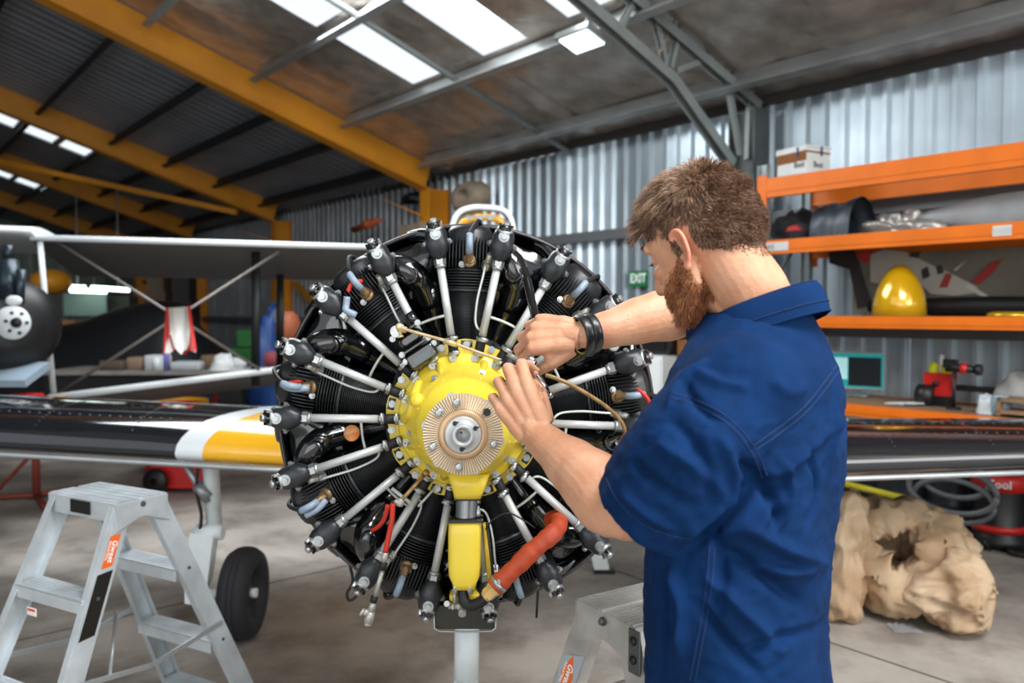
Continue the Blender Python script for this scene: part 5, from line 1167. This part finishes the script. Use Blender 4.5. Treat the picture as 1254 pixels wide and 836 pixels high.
bd.tube([hd(.088, 0, .030), hd(.098, 0, .012), hd(.110, 0, -.006), hd(.117, 0, -.018)], [.008, .008, .0095, .0105], 12)
bd.ball(hd(.112, 0, -.021), (.012, .012, .0095), 8, HR); bd.ball(hd(.103, 0, -.028), (.008, .007, .008), 6, HR)
bd.tube([hd(.094, -.022, -.049), hd(.101, -.008, -.046), hd(.101, .008, -.046), hd(.094, .022, -.049)], [.004, .0062, .0062, .004], 10)
bd.tube([hd(.092, -.020, -.053), hd(.098, -.007, -.0575), hd(.098, .007, -.0575), hd(.092, .020, -.053)], [.004, .0068, .0068, .004], 10)
bd.ball(hd(.086, 0, -.088), (.015, .02, .013), 8, HR)
# ears (left one seen)
for s_ in (-1, 1):
    def er(x, y, z): return hd(x*.84-.002, s_*(y*.85+.070), z*.88-.004)
    helix = [er(.012, .001, .004), er(.017, .006, .018), er(.014, .011, .031), er(.003, .015, .036), (er(-.010, .018, .031)), er(-.017, .020, .016), er(-.015, .017, -.002), er(-.008, .012, -.016), er(.002, .007, -.026)]
    bd.tube(catmull(helix, 5), [.0028]*10+[.0034]*20+[.0036]*11, 8)
    bd.ball(er(.004, .008, -.026), (.007, .004, .0085), 8, HR)
    g = [er(.006, .001, .004)]+helix
    ctr = er(-.001, .0045, .006)
    for i in range(len(helix)-1): bd.tube([helix[i], ctr], [.0024, .0028], 6)
    bd.loft([[p+HL*s_*.001 for p in helix], [p*.5+ctr*.5-HL*s_*.002 for p in helix]], True, True)
    bd.ball(er(.012, .003, -.010), (.0045, .004, .008), 6, HR)
    bd.tube(catmull([er(.006, .007, .022), er(-.005, .012, .020), er(-.009, .012, .004), er(-.003, .009, -.012), er(.006, .006, -.014)], 4), .0026, 6)
# neck and upper trunk
NB = V((.382, 1.222, 1.47))
skinloft(bd, [hd(-.02, 0, .0), hd(-.028, 0, -.04), (hd(-.030, 0, -.06)+NB)/2+V((.004, 0, .010)), NB, V((.375, 1.22, 1.38))], [.050, .053, .057, .068, .08], 26)
skinloft(bd, [hd(.03, 0, -.06), hd(-.0, 0, -.09)*.6+NB*.4+V((-.01, 0, 0)), NB+V((-.035, .02, -.03))], [.030, .036, .045], 16)
SL, SR = V((.305, 1.085, 1.385)), V((.47, 1.375, 1.41))
rings = []
FF = V((-.819, .574, 0)); SS = V((-.574, -.819, 0))
def tring(c, a, b_, n=36, e=.9): return [V(c)+FF*(a*(abs(cos(t_))**e*(1 if cos(t_) > 0 else -1)))+SS*(b_*(abs(sin(t_))**e*(1 if sin(t_) > 0 else -1))) for t_ in [2*pi*k/n for k in range(n)]]
for c_, a, b_ in (((.34, 1.16, .90), .09, .15), ((.335, 1.17, 1.05), .09, .14), ((.345, 1.18, 1.2), .095, .15), ((.365, 1.20, 1.33), .10, .155), ((.385, 1.225, 1.41), .085, .14), ((.392, 1.225, 1.45), .06, .09), ((.395, 1.224, 1.49), .055, .06)): rings.append(tring(c_, a*(.86 if c_[2] < 1.43 else 1), b_*(.84 if c_[2] < 1.43 else 1)))
bd.loft(rings)
for s_, hip in ((1, V((.285, 1.06, .88))), (-1, V((.375, 1.20, .88)))):
    skinloft(bd, [hip, hip+V((-.02, -.03, -.2)), hip+V((-.05, -.06, -.42)), hip+V((-.06, -.09, -.62)), hip+V((-.05, -.12, -.80))], [.085, .078, .058, .052, .036], 16)
# arms
EL, WL = P(757, 617, 1.20), P(659, 534, 1.385)
ER, WR = P(850, 380, 1.575), P(718, 409, 1.495)
skinloft(bd, [SL, SL.lerp(EL, .5)+V((.01, 0, -.005)), EL, EL.lerp(WL, .22)+V((-.004, 0, .003)), EL.lerp(WL, .5), EL.lerp(WL, .8), WL], [.056, .054, .050, .0535, .046, .034, .0295], 24)
bd.ball(EL+V((.012, -.012, -.012)), .04, 8)
skinloft(bd, [SR, SR.lerp(ER, .5), ER, ER.lerp(WR, .25)+V((0, 0, .003)), ER.lerp(WR, .5)+V((0, 0, .004)), ER.lerp(WR, .8), WR], [.062, .055, .050, .0525, .046, .036, .0305], 24)
# hands
def hand(W, X, N, side, curls, spreads, thumb, nm, sc=1.0, wristr=.028, fat=1.0):
    X = V(X).normalized(); N = V(N); N = (N-X*N.dot(X)).normalized(); T = X.cross(N)*(1 if side == 'L' else -1)
    L_ = [(.044, .026, .021), (.048, .030, .022), (.044, .028, .022), (.035, .022, .019)]
    off = [.033, .0115, -.0105, -.031]; fx = [.088, .092, .087, .078]; r0 = [.0102, .0104, .0100, .0088]
    tips = []
    K = []
    for i in range(4):
        k = W+X*fx[i]*sc+T*off[i]*sc+N*(.004-.0018*abs(i-1.2))*sc; K.append(k)
        root = W+X*.012*sc+T*off[i]*.62*sc
        bd.tube(catmull([root, root.lerp(k, .5)+N*.002, k], 4), [.0165*sc]*4+[.0145*sc]*4+[.0128*sc], 14)
        bd.ball(k+N*.0015, .0118*sc, 8)
        p = k; a = 0; rr = r0[i]*sc*fat; pts = [p]; rs = [rr*1.18]
        sp = spreads[i]
        for j in range(3):
            a += curls[i][j]
            d = (X*cos(a)-N*sin(a)); d = (d*cos(sp)+T*sin(sp)*(1 if j < 3 else 0)).normalized()
            mid = p+d*L_[i][j]*sc*.5; q = p+d*L_[i][j]*sc
            pts += [mid, q]; rs += [rr*(.97-.08*j), rr*(1.03-.1*j) if j < 2 else rr*.74]; p = q
        # straight segments with rounded joints
        for j in range(3):
            a0, a1, a2 = pts[2*j], pts[2*j+1], pts[2*j+2]
            bd.tube([a0, a1, a2], [rs[2*j], rs[2*j+1], rs[2*j+2]], 14); bd.ball(a2, rs[2*j+2]*1.0, 7)
        if i < 3: pass
        tips.append((pts, rs))
    for i in range(3):
        w0 = (K[i]+K[i+1])/2; a_ = (curls[i][0]+curls[i+1][0])/2
        bd.tube([W+X*.03*sc+(w0-W-X*.088)*.7-N*.001, w0-X*.012-N*.0015], [.0155*sc, .0128*sc], 12)
        bd.tube([w0-X*.02*sc-N*.003, w0-N*.003, w0+(X*cos(a_)-N*sin(a_))*.014*sc-N*.004], [.0125*sc, .0115*sc, .0075*sc], 12)
    for i in range(3):     # web of the palm
        bd.tube([K[i]*.5+K[i+1]*.5-X*.012*sc-N*.004, (K[i]+K[i+1])/2-X*.05*sc-N*.004], [.0115*sc, .015*sc], 12)
    bd.tube([W+T*.004, W+X*.03*sc-N*.003], [wristr*1.0, .024*sc], 16, squash=.85)
    bd.ball(W+X*.035*sc-T*.022*sc-N*.010*sc, (.018*sc, .03*sc, .014*sc) if False else .0175*sc, 8)
    # thumb
    base = W+X*.018*sc+T*.022*sc-N*.008*sc; tp_ = [base]
    dirs = [(X*t_[0]+T*t_[1]+N*t_[2]).normalized() for t_ in thumb]
    for d, l in zip(dirs, (.046, .034, .027)): tp_.append(tp_[-1]+d*l*sc)
    trr = [.0185*sc, .0135*sc, .0118*sc, .0088*sc]
    for j in range(3): bd.tube([tp_[j], tp_[j].lerp(tp_[j+1], .5), tp_[j+1]], [trr[j], (trr[j]+trr[j+1])/2*.98, trr[j+1]], 14); bd.ball(tp_[j+1], trr[j+1], 8)
    bd.tube([tp_[1]-X*.0, K[0]-X*.03*sc-N*.006], [.0125*sc, .013*sc], 12)
    return tips, tp_, (X, N, T), K
D = R
hl = hand(WL, (-.50, .20, .80), (-.35, -.90, .15), 'L', [(D(34), D(66), D(40)), (D(34), D(68), D(42)), (D(38), D(70), D(42)), (D(42), D(70), D(42))], [.10, 0.0, -.13, -.28], [(.70, .10, -.65), (.8, -.1, -.55), (.7, -.2, -.6)], 'l', 1.0, .028, 1.1)
hr = hand(WR+(WR-ER).normalized()*.012, (-.97, .12, .02), (-.28, -.80, .53), 'R', [(D(58), D(38), D(20)), (D(56), D(44), D(22)), (D(52), D(46), D(24)), (D(46), D(48), D(28))], [.12, .05, -.02, -.1], [(.72, .62, -.30), (.80, .25, -.5), (.75, .0, -.6)], 'r', 1.0)
me = remesh(bd, .0021, 3, .5)
co = vget(me); no = nget(me)
Rm = np.array(HMI)[:3, :3]; tm = np.array(HMI)[:3, 3]
hc = co @ Rm.T + tm
def dent(c, r, d):
    q = np.exp(-(((hc-np.array(c))/np.array(r))**2).sum(1)); co[:] += (q[:, None]*(np.array(HR) @ np.array(d))[None, :])
for s_ in (-1, 1):
    dent((.098, s_*.021, .020), (.014, .011, .009), (-.006, 0, 0)); dent((.095, s_*.017, .028), (.01, .006, .008), (-.003, 0, 0))
    dent((.094, s_*.022, -.03), (.012, .006, .02), (-.0025, 0, 0)); dent((.000, s_*.085, .002), (.0075, .02, .0115), (0, -s_*.0125, 0)); dent((.003, s_*.085, .019), (.004, .02, .004), (0, -s_*.003, 0)); dent((.116, s_*.006, -.0285), (.006, .003, .003), (0, 0, .003))
    dent((.055, s_*.055, -.035), (.02, .02, .018), (0, -s_*.0035, 0))
wq = np.clip((hc[:, 0]-.0)/.035, 0, 1)*np.clip((-.040-hc[:, 2])/.01, 0, 1)*(np.abs(hc[:, 1]) < .08)*(hc[:, 2] > -.14)*np.clip((.16+hc[:, 2])/.03, 0, 1)
wq = wq*wq*(3-2*wq); dz = np.clip(-.040-hc[:, 2], 0, .08)*.26*wq
co += np.outer(dz, np.array(HU)) + np.outer(-.16*dz, np.array(HF))
vset(me, co); hc = co @ Rm.T + tm
# regions: scalp and beard
def hairline(x, y):
    ay = abs(y)
    if x > .045: return .088-.25*max(0, x-.075)-.35*max(0, ay-.035) if x > .06 else .066-1.2*max(0, ay-.045)
    if x > .018: return .030+1.0*(x-.018)
    if x > .004: return -.012
    if x > -.026: return .040 if ay > .06 else .0
    return -.006+.75*max(-.075, x+.026)
def in_hair(x, y, z): return z > hairline(x, y)
def in_beard(x, y, z):
    if z < -.090 or x < .004: return 0
    if x < .022 and z < .0 and z > -.075: return .8
    top = -.012-.42*(x-.022)
    if z > top: return 0
    if x > .09 and abs(y) < .014 and -.052 < z < -.046: return 0
    if z < -.075 and x < .045: return 0
    return 1.0
me.materials.clear()
for mm in (m_skin, m_scalp, m_jaw, m_ear): me.materials.append(mm)
mi = np.zeros(len(me.polygons), np.int32)
pc = np.empty(len(me.polygons)*3, np.float32); me.polygons.foreach_get('center', pc); pc = pc.reshape(-1, 3) @ Rm.T + tm
near = np.where((np.abs(pc[:, 0]) < .13) & (np.abs(pc[:, 1]) < .11) & (pc[:, 2] > -.13) & (pc[:, 2] < .14))[0]
for i in near:
    x, y, z = pc[i]
    if abs(y) > .0715 and -.024 < x < .018 and -.034 < z < .034: mi[i] = 3 if abs(y) > .076 else 0; continue
    if -.022 < x < .007 and -.032 < z < .032 and abs(y) > .045: continue
    if in_hair(x, y, z-(.004 if x > -.03 else .014)): mi[i] = 1 if z > .035 or x < 0 else 2
    elif in_beard(x, y, z+.003): mi[i] = 2
me.polygons.foreach_set('material_index', mi); me.polygons.foreach_set('use_smooth', [True]*len(me.polygons))
T = WM[man.name].inverted()
bvh = BVHTree.FromPolygons([V(p) for p in co], [tuple(p.vertices) for p in me.polygons])
mb_ = me.copy(); mb_.transform(T); body = link('body', mb_, man)
# strands
def strands(name, items, mats, r):
    vs = []; fs = []; mi = []
    for (p, d0, d1, L_, rr, m_) in items:
        n = len(vs); d0 = d0.normalized(); s1 = d0.cross(V((.3, .2, .9))).normalized(); s2 = d0.cross(s1)
        for k, t_ in enumerate((0, .35, .7, 1)):
            c_ = p + d0*L_*t_ + d1*L_*t_*t_; w_ = rr*(1, .95, .7, .12)[k]
            for j in range(3): vs.append(c_+(s1*cos(j*2.094)+s2*sin(j*2.094))*w_)
        for k in range(3):
            for j in range(3): fs.append((n+k*3+j, n+k*3+(j+1) % 3, n+k*3+3+(j+1) % 3, n+k*3+3+j)); mi.append(m_)
    me_ = bpy.data.meshes.new(name); me_.from_pydata([T @ v for v in vs], [], fs); me_.update()
    for mm in mats: me_.materials.append(mm)
    me_.polygons.foreach_set('material_index', mi); me_.polygons.foreach_set('use_smooth', [True]*len(fs)); return link(name, me_, man)
rnd = random.Random(5)
hair = []; beard = []
hm = [mat('hair_a', '#6e5140', .5, spec=.4), mat('hair_b', '#93715a', .45, spec=.4), mat('hair_c', '#b8977a', .45, spec=.4), mat('hair_d', '#4d382b', .5, spec=.4)]
bm_ = [mat('beard_a', '#96552f', .5), mat('beard_b', '#b8754a', .5), mat('beard_c', '#5d3420', .5), mat('beard_d', '#c98a56', .5)]
cnt = 0
for _ in range(85000):
    u_ = V((rnd.gauss(0, 1), rnd.gauss(0, 1), rnd.gauss(0, 1))).normalized()
    cw = hd(-.0, 0, .015)
    dw = HR @ u_
    h = bvh.ray_cast(cw+dw*.17, -dw, .2)
    if h[0] is None: continue
    q = HMI @ h[0]; x, y, z = q; nrm = h[1]; nl = HR.transposed() @ nrm
    if abs(y) > .079: continue
    ay = abs(y)
    if -.020 < x < .005 and -.030 < z < .026 and ay > .045: continue
    jit = V((rnd.gauss(0, 1), rnd.gauss(0, 1), rnd.gauss(0, 1)))
    if in_hair(x, y, z+rnd.gauss(0, .002)):
        clump = V((noise.noise(V((x*45, y*45, z*45))), noise.noise(V((x*45+7, y*45, z*45))), noise.noise(V((x*45, y*45+9, z*45)))))
        topness = max(0, min(1, (z-.055)/.05))
        side = V((.35, 0, -.85)) if x > -.03 else V((-.12, 0, -1))
        d_ = side*(1-topness)+V((.75, .05, .1))*topness
        out = .22+.5*topness
        bk = max(0, min(1, (-.015-x)/.06)); d_ = d_.lerp(V((-.45, 0, -.35)), bk); out = out*(1-bk)+.22*bk
        L_ = .012+.030*topness*(1-.55*bk)
        if z < .02 and x < .0: L_ = max(.0035, .013+.16*(z-.02))
        if x > .05 and topness > .15: L_ = .040; d_ = V((.85, .0, -.35+.5*topness)); out = .35
        if .0 < x < .045 and z < .04: L_ = .009; d_ = V((.1, 0, -1)); out = .15
        if rnd.random() < .12*(1 if z < .0 and x < 0 else 0): continue
        dd_ = (HR @ (nl*out+d_+jit*.16+clump*.75)).normalized()
        d1 = HR @ (V((.05, 0, -.25))*(.5+topness))+dd_*0
        if x < -.03 and z < hairline(x, y)+.010 and rnd.random() < .35: continue
        hair.append((h[0]-nrm*.001, dd_, d1, L_*rnd.uniform(.7, 1.15), .00055*rnd.uniform(.8, 1.3), rnd.choice((0, 0, 1, 1, 2, 3, 2 if topness > .5 else 0))))
    else:
        bt = in_beard(x, y, z+rnd.gauss(0, .003))
        if bt and rnd.random() < bt:
            clump = V((noise.noise(V((x*60, y*60, z*60))), noise.noise(V((x*60+7, y*60, z*60))), noise.noise(V((x*60, y*60+9, z*60)))))
            low = max(0, min(1, (-z-.03)/.06)); L_ = .006+.010*low
            if x > .088 and z > -.047: L_ = .011; d_ = V((.35, .5*(1 if y > 0 else -1), -.8))
            else: d_ = V((.55, 0, -.75))
            beard.append((h[0]-nrm*.001, HR @ (nl*.35+d_+jit*.22+clump*.6), HR @ V((-.05, 0, -.1)), L_*rnd.uniform(.6, 1.15), .0005*rnd.uniform(.8, 1.3), rnd.choice((0, 0, 1, 2, 1, 3))))
print('strands', len(hair), len(beard))
strands('hair', hair, hm, 0)['kind'] = 'stuff'; strands('beard', beard, bm_, 0)['kind'] = 'stuff'
eb = []
for s_ in (-1, 1):
    for _ in range(260):
        t_ = rnd.random(); p = hd(.104-.018*t_-.004, s_*(.012+.036*t_), .041+.004*sin(t_*2.5)+rnd.uniform(-.003, .003))
        h = bvh.find_nearest(p)
        eb.append((h[0], HR @ V((.25, s_*(.5+.3*t_), .25-.5*t_)), HR @ V((0, 0, -.1)), .008, .0004, rnd.choice((0, 1, 2))))
    for _ in range(60):
        t_ = rnd.random(); h = bvh.find_nearest(hd(.094-.006*t_, s_*(.024+.018*t_), .0145))
        eb.append((h[0], HR @ V((.9, s_*.3, -.35)), HR @ V((0, 0, .2)), .008, .00035, 3))
strands('eyebrow', eb, hm, 0)['kind'] = 'stuff'
for s_ in (-1, 1):
    b = mb(mat('eye_white', '#e9e2da', .2), True); b.ball(hd(.0765, s_*.0305, .0140), .0108, 10); b.m(mat('eye_iris', '#38424a', .1)); b.ball(hd(.0828, s_*.0315, .0120), .0050, 8); b.build('eye', man, True)
# fingernails
mn = mat('nail', '#e6b8a4', .3, coat=.3)
b_ = None
for (tips, tp_, (X, N, T_), K), nm in ((hl, 'l'), (hr, 'r')):
    for pts, rs in tips:
        d = (pts[6]-pts[5]).normalized(); nn_ = (d.cross(T_)).normalized(); nn_ = nn_ if nn_.dot(N) > -.9 and nn_.dot(X.cross(T_)*0+N+X) > 0 else -nn_
        b = mb(mn, True); b.ball(pts[6]-d*.002+nn_*rs[6]*.78, (.0058, .0045, .0018), 6, frame(d, d.cross(nn_), nn_)); b.build('fingernail', man, True)
    d = (tp_[3]-tp_[2]).normalized(); nn_ = T_-d*T_.dot(d); nn_ = (N-d*N.dot(d)).normalized()
    b = mb(mn, True); b.ball(tp_[3]-d*.002+nn_*.0068, (.007, .0055, .002), 6, frame(d, d.cross(nn_), nn_)); b.build('fingernail', man, True)
# wristband
b = mb(mat('band_black', '#15161a', .4, coat=.3), True); dW = (WR-ER).normalized(); s1 = dW.cross(Z3).normalized(); s2 = s1.cross(dW)
def band(t0, t1, k, r_):
    return [WR+dW*k+s1*cos(a)*r_*1.02+s2*sin(a)*r_ for a in [2*pi*i/36 for i in range(36)]]
for (k0, k1) in ((-.017, -.0008), (-.0002, .016)):
    b.loft([band(0, 0, k0, .033), band(0, 0, k0, .0362), band(0, 0, k0+.002, .0372), band(0, 0, k1-.002, .0368), band(0, 0, k1, .0358), band(0, 0, k1, .032)], False, False)
b.build('wristband', man, True)

# ---------- shirt ----------
m_sh = mat('navy_cotton', '#082850', .9, var=.16, vscale=14, bump=.10, bscale=420, spec=.12)
m_seam = mat('navy_stitching', '#0c2a54', .9)
sh = mb(m_sh, True)
rings = []
for c_, a, b_ in (((.335, 1.15, .84), .128, .178), ((.333, 1.152, .93), .124, .172), ((.332, 1.155, 1.03), .120, .168), ((.334, 1.16, 1.13), .122, .170), ((.343, 1.172, 1.23), .128, .175), ((.356, 1.19, 1.31), .130, .178), ((.368, 1.205, 1.375), .124, .178), ((.374, 1.215, 1.42), .110, .166), ((.377, 1.222, 1.455), .094, .138), ((.378, 1.223, 1.48), .082, .106), ((.378, 1.222, 1.50), .074, .085)):
    rings.append(tring(c_, a, b_, 44, .88))
# turn back inside at the neck and hem
rings = [[p*.88+V((.335, 1.15, .93))*.12 for p in rings[0]]]+rings
sh.loft(rings)
def sleeve(A, B, Cc, r, nrm=None, inner=.05):
    q = catmull([A, B, Cc], 7); rr = []
    for i in range(len(q)):
        t_ = i/7; k = min(int(t_), 1); f = t_-k; rr.append(r[k]*(1-f)+r[k+1]*f)
    d = (q[-1]-q[-2]).normalized()
    q2 = q+[q[-1]+d*.004, q[-1]-d*inner*.3, q[-1]-d*inner]; r2 = rr+[rr[-1]-.004, rr[-1]-.010, rr[-1]-.020]
    # build rings by hand so that the tube folds back into itself
    x = d.cross(V((0, 1, .2))).normalized(); rings = []
    for i, p in enumerate(q2):
        t_ = (q[min(i+1, len(q)-1)]-q[max(min(i, len(q)-1)-1, 0)]).normalized(); x = (x-t_*x.dot(t_)).normalized(); y = t_.cross(x)
        rings.append([p+x*cos(2*pi*k/30)*r2[i]+y*sin(2*pi*k/30)*r2[i] for k in range(30)])
    sh.loft(rings)
CL = P(797, 630, 1.125); CR = P(873, 392, 1.53)
sleeve(V((.325, 1.115, 1.375)), P(850, 552, 1.085), CL, [.088, .090, .086])
sh.ball(V((.322, 1.105, 1.385)), .088, 12)
sh.ball(V((.355, 1.15, 1.385)), (.10, .10, .08), 12)
sleeve(V((.455, 1.35, 1.405)), SR.lerp(ER, .35), CR, [.078, .074, .066])
sh.ball(V((.46, 1.355, 1.40)), .078, 12)
ms = remesh(sh, .0036, 16, .6)
sc_ = vget(ms); sn = nget(ms)
sb = BVHTree.FromPolygons([V(p) for p in sc_], [tuple(p.vertices) for p in ms.polygons])
def onshirt(px, py, tree=None):
    r = ray(px, py).normalized(); h = (tree or sb).ray_cast(V((0, 0, CAMH)), r, 5); return h[0]
def fold(pts, wd, amp, taper=True):
    Q = [onshirt(*p) for p in pts]
    if any(q is None for q in Q): return
    Q = catmull(Q, 4) if len(Q) > 2 else [Q[0].lerp(Q[1], i/6) for i in range(7)]
    Q = np.array([tuple(q) for q in Q]); best = np.full(len(sc_), 1e9); tt = np.zeros(len(sc_))
    for i in range(len(Q)-1):
        a, b_ = Q[i], Q[i+1]; ab = b_-a; t_ = np.clip(((sc_-a)@ab)/(ab@ab), 0, 1); dd_ = np.linalg.norm(sc_-(a+t_[:, None]*ab), axis=1)
        m_ = dd_ < best; best[m_] = dd_[m_]; tt[m_] = (i+t_[m_])/(len(Q)-1)
    w_ = np.exp(-(best/wd)**2)*amp
    if taper: w_ *= np.clip(np.sin(np.pi*np.clip(tt, .0, 1))*1.6+.08, 0, 1)
    acc[:] += w_
acc = np.zeros(len(sc_))
FOLDS = [
 ([(1028, 452), (1032, 520), (1030, 600)], .007, -.010), ([(1017, 450), (1018, 520), (1012, 590)], .006, .005), ([(1043, 450), (1048, 520), (1047, 600)], .006, .004),
 ([(905, 640), (960, 672), (1010, 690)], .010, .008), ([(880, 668), (930, 700), (985, 742)], .011, -.010), ([(912, 690), (950, 700), (1000, 695)], .008, .007),
 ([(860, 700), (905, 742), (960, 800)], .010, .007), ([(850, 730), (885, 780), (930, 825)], .009, -.007), ([(940, 610), (985, 640), (1025, 650)], .010, -.007), ([(930, 590), (980, 560), (1030, 500)], .008, .005),
 ([(868, 640), (885, 690), (880, 760)], .009, -.006), ([(820, 690), (835, 740), (830, 810)], .009, .007), ([(806, 690), (812, 750), (808, 826)], .007, -.005),
 ([(940, 820), (985, 790), (1020, 740)], .010, .006), ([(900, 800), (960, 780), (1010, 760)], .008, -.006), ([(905, 560), (940, 600), (950, 650)], .010, -.009),
 ([(955, 560), (965, 610), (940, 660)], .007, .006), ([(985, 540), (1000, 600), (980, 650)], .007, -.005), ([(770, 560), (800, 590), (850, 620)], .010, -.004), ([(800, 540), (850, 570), (890, 610)], .011, .005),
 ([(820, 510), (860, 560), (870, 620)], .010, -.005), ([(760, 600), (790, 625), (830, 650)], .008, .004), ([(880, 530), (900, 580), (890, 630)], .009, .005), ([(850, 455), (880, 470), (920, 475)], .010, .004), ([(835, 465), (850, 490), (880, 520)], .008, -.005),
 ([(870, 440), (840, 462), (815, 500)], .008, .005), ([(960, 430), (990, 440), (1020, 420)], .010, -.003), ([(940, 460), (965, 480), (990, 470)], .011, .003),
 ([(846, 668), (868, 650), (898, 622), (922, 592), (934, 575)], .009, -.014), ([(835, 655), (860, 636), (890, 608)], .010, .005), ([(890, 655), (930, 640), (960, 600)], .010, .006)]
for f in FOLDS: fold(f[0], f[1]*.85, f[2]*2.2)
for i in range(len(sc_)):
    p = V(sc_[i]); q = V((p.x*7+p.z*4, p.y*7, p.z*9-p.x*5))
    amp = 1.0 if p.z < 1.36 else .45
    acc[i] += amp*(.0055*noise.noise(q)+.0065*(.3-abs(noise.noise(q*1.5+V((3, 1, 2)))))+.0035*(.3-abs(noise.noise(q*3.3)))+.0015*noise.noise(q*7)+.0018*(.25-abs(noise.noise(q*6+V((9, 2, 4))))))
acc = np.clip(acc, -.019, .03)
sc_ += sn*acc[:, None]
vset(ms, sc_)
ms.polygons.foreach_set('use_smooth', [True]*len(ms.polygons)); ms.materials.clear(); ms.materials.append(m_sh)
sb2 = BVHTree.FromPolygons([V(p) for p in sc_], [tuple(p.vertices) for p in ms.polygons])
mc = ms.copy(); mc.transform(T); shirt = link('shirt', mc, man)
def seam(pts, off=0, r=.0009, name='seam', dots=True):
    Q = []
    pp = catmull([V((x, y, 0)) for x, y in pts], 10)
    for k, q in enumerate(pp):
        t_ = (pp[min(k+1, len(pp)-1)]-pp[max(k-1, 0)]).normalized(); x, y = q.x-t_.y*off, q.y+t_.x*off
        r_ = ray(x, y).normalized(); h = sb2.ray_cast(V((0, 0, CAMH)), r_, 5)
        if h[0] is None or (Q and (h[0]-Q[-1]).length > .03): continue
        Q.append(h[0]+h[1]*.0002)
    if len(Q) > 3:
        b = mb(m_seam, True); b.tube(Q, r, 6); b.build(name, shirt, True)
for pts in ([(924, 548), (950, 530), (985, 502), (1010, 472), (1030, 444), (1041, 424)], [(822, 484), (850, 492), (880, 507), (905, 528), (925, 556), (937, 584)], [(908, 402), (890, 430), (870, 458), (854, 488)], [(872, 668), (868, 720), (858, 780), (848, 834)]):
    seam(pts, -3.2); seam(pts, 3.2)
seam([(742, 585), (756, 612), (785, 640), (820, 655), (848, 660)], 0, .0009)
# collar
cc = V((.376, 1.222, 1.500))
def cpt(th, k):
    """th from the back (0) round to +-pi at the front; k across: 0 inner foot .. .4 top fold .. 1 outer edge"""
    dr_ = -FF*cos(th)+SS*sin(th)
    lift = .034*cos(th)-.004; front = (1-cos(th))/2
    ra, rb = .088, .080
    e = -FF*cos(th)*ra+SS*sin(th)*rb
    if k < .4: q = k/.4; p = cc+e*(.92+.06*q)+Z3*(lift-.018+.036*q)
    else:
        q = (k-.4)/.6; p = cc+e*(.98+.10*sin(q*pi*.5)+.13*q)+Z3*(lift+.018+.006*sin(q*pi)-.044*q-.012*front*q)
    return p+dr_*.002*sin(th*5)
b = mb(m_sh, True); TH = 2.62; nU = 60
def cgrid(o_):
    return lambda s, t_: cpt(-TH+2*TH*s, t_)+(V((0, 0, -.002))+(-FF*cos(-TH+2*TH*s)+SS*sin(-TH+2*TH*s))*-.0018)*o_
b.grid(cgrid(0), nU, 12); b.grid(cgrid(1), nU, 12)
b.tube([cpt(-TH+2*TH*s/nU, 1) for s in range(nU+1)], .0016, 6); b.tube([cpt(-TH, k/10) for k in range(11)], .0014, 6); b.tube([cpt(TH, k/10) for k in range(11)], .0014, 6)
col = b.build('collar', shirt, True)
b = mb(m_seam, True); b.tube([cpt(-TH+2*TH*s/nU, .86)+(-FF*cos(-TH+2*TH*s/nU)+SS*sin(-TH+2*TH*s/nU))*.0012 for s in range(nU+1)], .0008, 5); b.build('seam', shirt, True)
# trousers and shoes, below the frame
b = mb(mat('brown_trousers', '#5b4636', .9, var=.15), True)
b.loft([tring((.335, 1.15, z), .118, .165, 30) for z in (.80, .86, .93)])
for hip in (V((.285, 1.06, .88)), V((.375, 1.20, .88))):
    b.tube([hip, hip+V((-.02, -.03, -.2)), hip+V((-.05, -.06, -.42)), hip+V((-.06, -.09, -.62)), hip+V((-.05, -.12, -.82))], [.105, .10, .085, .078, .075], 20)
b.build('trousers', man, True)
for hip in (V((.285, 1.06, .88)), V((.375, 1.20, .88))):
    b = mb(m_blk, True); f_ = hip+V((-.05, -.12, -.88)); rings = []
    for q, w_, h_ in ((-.08, .03, .07), (-.05, .042, .10), (0, .045, .11), (.06, .048, .075), (.12, .05, .06), (.17, .042, .05), (.20, .02, .03)):
        rings.append([f_+FF*q+SS*w_*cos(a)+Z3*(h_/2*(1+sin(a))) for a in [2*pi*k/16 for k in range(16)]])
    b.loft(rings); b.build('shoe', man, True)

# ======================= TOOLS IN THE HANDS =======================
m_chr = mat('chrome', '#c9ccd0', .12, 1.0)
t = thing('ratchet_wrench', 'chrome ratchet wrench with a thin shaft between the two hands', 'wrench', P(655, 452, 1.47))
b = mb(m_chr, True); p, q = P(652, 449, 1.455), P(674, 484, 1.44); b.tube([p, p.lerp(q, .15), p.lerp(q, .5), q], [.007, .0045, .0042, .0055], 14); b.ball(q, .0057, 8); b.build('shaft', t, True)
b = mb(m_chr); dd = (q-p).normalized(); nn_ = V((0, -1, .2)); b.lathe([(0, -.007), (.012, -.007), (.0135, 0), (.012, .007), (.006, .009), (0, .009)], p-dd*.008, nn_, 20); b.build('ratchet_head', t, True)
b = mb(m_chr); b.cyl(p-dd*.008+V((0, 0, 0)), p-dd*.008-nn_*.03, .009, n=12); b.build('socket', t, True)
b = mb(m_blkg, True); b.tube([P(641, 330, 1.72), P(646, 346, 1.70), P(653, 378, 1.62), P(660, 404, 1.55), P(664, 420, 1.52)], [.010, .0095, .0088, .0095, .009], 14)
tag(b.build('pry_bar'), 'straight black bar handle running from the cylinders down into the right hand', 'tool')
